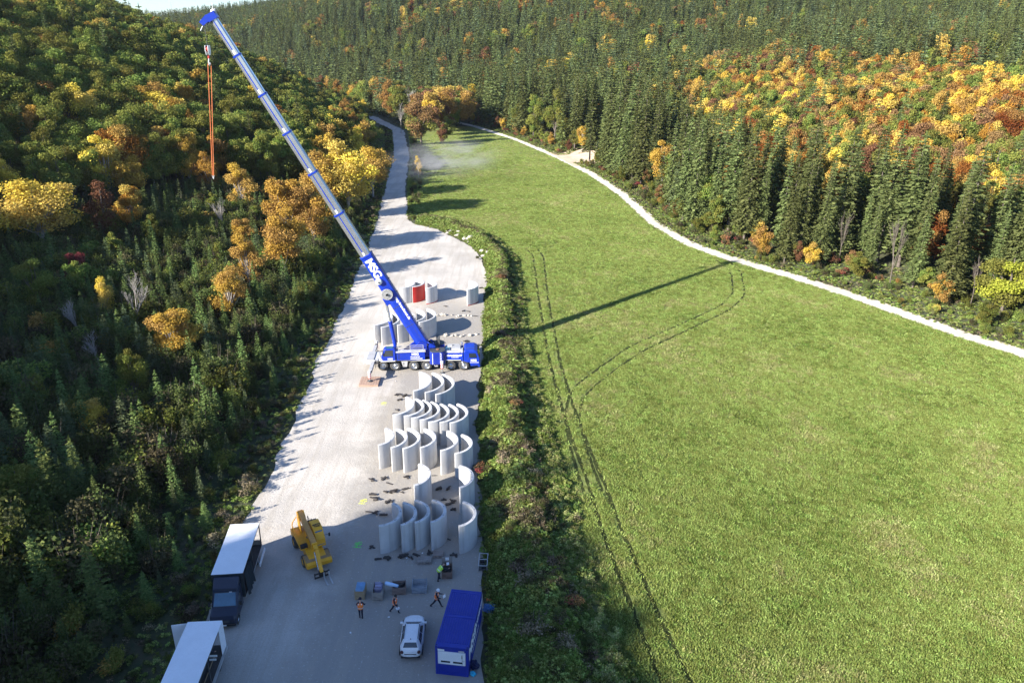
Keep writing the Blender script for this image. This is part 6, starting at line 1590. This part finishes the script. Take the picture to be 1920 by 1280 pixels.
WD = [weedm(500 + i, ms, nn, h, ra, sz) for i, (ms, nn, h, ra, sz) in enumerate((((LEAF['weed'], LEAF['grass']), 150, .45, .5, .065), ((LEAF['grass'], LEAF['weed']), 150, .38, .55, .06), ((LEAF['grass'], LEAF['scrub']), 140, .5, .5, .065), ((LEAF['brown'], LEAF['straw']), 150, .75, .5, .045), ((LEAF['grassy'], LEAF['grass']), 140, .45, .45, .05), ((LEAF['scrub'], LEAF['brown']), 140, .7, .5, .06)))]
n = 30000; fu = rng.random(n); ft = rng.random(n); gi_ = np.minimum((fu * (nb - 1)).astype(int), nb - 2); P = A[gi_] * (1 - ft[:, None]) + B[gi_] * ft[:, None] + rng.normal(0, .25, (n, 2)); z = bank_h(P, ft)
n1 = vnoise(P, 5.0, 81) + .7 * vnoise(P, 1.6, 82); brown = (ft > .42) & (ft < .8)
ix = np.where(n1 > .42, rng.choice([3, 4, 5], n), np.where(n1 > .12, rng.choice([2, 4, 1, 0], n), rng.choice([0, 1, 2], n))); ix = np.where(brown & (rng.random(n) < .22), rng.choice([3, 5, 2], n), ix)
ix = np.where((ft > .78) & (rng.random(n) < .8), rng.choice([1, 4, 4], n), ix); k = project(np.column_stack([P, z]))[1] < 1400; k &= ~((ix > 2) & (ft < .05)); k &= ~((ft > .78) & (rng.random(n) < .45))
scatter_np('weeds', np.column_stack([P, z])[k], (.5 + .8 * rng.random(n))[k] * (.55 + .45 * smooth(0, .15, ft[k])) , np.full(k.sum(), 1.1), rng.uniform(0, 6.28, n)[k], ix[k], WD, 'dense weeds and grass covering the bank', 'weeds')
# scrubby growth on yard and road margins
P = jitter_grid(-70, 100, 20, 420, .8); e = sdist(P, EDGE_L); r = sdist(P, EDGE_R)
k = ((e < -.0) & (e > -16)) | ((r > .1) & (r < 17) & ~clearing(P)) | ((e > 7.6) & (e < 9.6) & (P[:, 1] > 188)); P = P[k]; k = in_view(np.column_stack([P, 0 * P[:, 0]]), 350, 60); P = P[k]; n = len(P)
ix = np.where(vnoise(P, 4, 91) > .1, rng.choice([2, 3, 4, 5], n), rng.choice([0, 1, 2, 4], n))
scatter_np('verge_weeds', np.column_stack([P, hgt(P) - .02]), .5 + .7 * rng.random(n), np.full(n, 1.1), rng.uniform(0, 6.28, n), ix, WD, 'low weeds along the verges of road and track', 'weeds')
# bushes on the bank, each its own
def on_bank(px, py):
    p = flat(px, py, .8); i_ = int(np.argmin(np.abs((A[:, 1] + B[:, 1]) / 2 - p.y))); t_ = (p.x - A[i_, 0]) / (B[i_, 0] - A[i_, 0]); return p.x, p.y, bank_h(np.array([[p.x, p.y]]), np.array([min(.95, max(.05, t_))]))[0] - .05
bk = [(945, 870, 'dry', 1.5, 'large pale dry bush on the bank beside the row of six segments'), (905, 875, 'red', 1.1, 'reddish dry bush on the yard side of the bank'), (920, 735, 'dry', 1.2, 'grey leafless bush on the bank beside the three big segments'), (935, 630, 'dry', 1.4, 'grey bush on the bank beside the crane cab'), (970, 950, 'dry', 1.0, None), (1020, 1050, 'brown', 1.0, None), (1040, 1065, 'dry', 1.1, 'tall straw coloured bush on the shaded part of the bank'), (1018, 1072, 'yellow', .6, 'small orange yellow bush beside the straw coloured one'), (975, 1080, 'dry', 1.2, None), (985, 1100, 'dry', 1.0, None), (960, 810, 'brown', 1.4, None), (985, 850, 'dry', 1.2, None), (940, 530, 'red', 1.2, None), (965, 600, 'brown', 1.6, None), (975, 720, 'brown', 1.5, None), (965, 770, 'red', 1.1, None), (1000, 890, 'dry', 1.1, None), (1010, 910, 'brown', 1.2, None), (1050, 1170, 'brown', 1.2, None), (1000, 1190, 'dry', 1.3, None), (1070, 1130, 'red', 1.1, None), (960, 520, 'scrub', 1.3, None), (975, 560, 'brown', 1.2, None), (990, 660, 'scrub', 1.4, None), (985, 690, 'brown', 1.3, None), (930, 690, 'leafy', 1.3, None), (920, 600, 'leafy', 1.3, None), (925, 810, 'leafy', 1.4, None), (940, 770, 'leafy', 1.4, None), (1010, 960, 'brown', 1.4, None), (1030, 990, 'scrub', 1.5, None), (960, 1000, 'scrub', 1.2, None), (1060, 1220, 'dry', 1.2, None), (980, 1250, 'brown', 1.3, None), (1100, 1200, 'scrub', 1.2, None), (895, 480, 'scrub', .8, None), (840, 430, 'brown', .9, None), (800, 415, 'leafy', 1.0, None), (935, 470, 'scrub', 1.0, None)]
for (px, py, key, h, lab) in bk:
    x, y, z = on_bank(px, py); w = dict(scrub='dull green', brown='brown', leafy='leafy green', yellow='yellowish', red='reddish', dry='dry grey')[key]
    l2 = lab or f'{w} bush growing on the weedy bank between yard and meadow'
    plant('bush', (('crown', SHR[key][rt.randrange(len(SHR[key]))]),), x, y, z, h / dict(scrub=3.2, brown=2.8, leafy=3.0, yellow=2.6, red=1.6, dry=1.3)[key], 1.25, rt.uniform(0, 6), l2, 'bush', None if lab else l2)
# limestone lumps along the far end of the bank
lump = []
for i in range(34):
    f = rng.random(); a_ = np.array([(-6, 152), (-10.5, 165), (-18, 178.5), (-24.5, 185.5)], float); b_ = np.array([(1.2, 150), (-3, 168), (-13, 187), (-24, 192)], float)
    q = f * 3; j = min(int(q), 2); w = q - j; e0 = a_[j] * (1 - w) + a_[j + 1] * w; e1 = b_[j] * (1 - w) + b_[j + 1] * w; t_ = rng.choice([rng.uniform(.05, .3), rng.uniform(.55, .85)]); p = e0 * (1 - t_) + e1 * t_
    o = bpy.data.objects.new('rock', STN[i % 5]); COL.objects.link(o); s_ = rng.uniform(.2, .6); o.location = (p[0], p[1], bank_h(p[None], np.array([t_]))[0] - .15); o.scale = (s_ * 1.5, s_, s_ * .8); o.rotation_euler = (0, 0, rng.uniform(0, 6))
    tag(o, 'pale limestone lump on the far curved end of the bank', 'rock', 'limestone lumps on the far end of the bank')
# distant masts on the skyline
for px, hh in ((321, 22), (460, 24), (475, 22)):
    d = np.array(ray(px, 14)); q = d[:2] / np.hypot(*d[:2]) * 1290; z = H(q[0], q[1])
    mb = MB(); mb.tube((0, 0, 0), (0, 0, hh + 24), .5, .25, 6); mb.box(-3, 3, -.15, .15, hh + 16, hh + 16.4); mb.box(-2.2, 2.2, -.15, .15, hh + 20, hh + 20.4)
    tag(mb.build('power_mast', GREYP, loc=(q[0], q[1], z)), f'thin far mast on the skyline {"at the left hill" if px < 400 else "just right of the crane tip" if px < 470 else "second right of the crane tip"}', 'mast')

# ------------------------------------------------------------------ dust drifting off the haul road
def dust():
    m, t, out = newmat('road_dust'); v = objvec(t)
    n_ = noise_node(t, v, 2.6, 5, .62, .8); ln = N(t, 'ShaderNodeVectorMath', operation='LENGTH'); t.links.new(v, ln.inputs[0])
    f = mth(t, 'MULTIPLY', sstep(t, 1.0, .25, ln.outputs['Value']), sstep(t, .42, .75, n_))
    p = N(t, 'ShaderNodeVolumePrincipled'); p.inputs['Color'].default_value = (.9, .88, .85, 1); p.inputs['Anisotropy'].default_value = .2
    t.links.new(mth(t, 'MULTIPLY', f, DUST), p.inputs['Density']); t.links.new(p.outputs[0], out.inputs['Volume']); return m
DUST = .075
bm = bmesh.new(); bmesh.ops.create_icosphere(bm, subdivisions=3, radius=1); me = bpy.data.meshes.new('dust_cloud'); bm.to_mesh(me); bm.free(); me.materials.append(dust())
o = link('dust_cloud', me, kind='stuff', label='thin cloud of dust drifting over the haul road and meadow', cat='dust'); o.location = (-24, 252, 6.2); o.scale = (22, 42, 6.0); o.rotation_euler = (0, 0, radians(-12))

# ------------------------------------------------------------------ the air of the valley
def air():
    m, t, out = newmat('valley_air'); p = N(t, 'ShaderNodeVolumePrincipled')
    p.inputs['Color'].default_value = (.86, .92, 1.0, 1); p.inputs['Density'].default_value = .00005; p.inputs['Anisotropy'].default_value = .35
    t.links.new(p.outputs[0], out.inputs['Volume']); return m
HZ = MB().box(-1000, 1100, -300, 4300, -8, 220).build('haze', air()); tag(HZ, 'thin autumn haze filling the valley', 'haze', None, 'stuff')
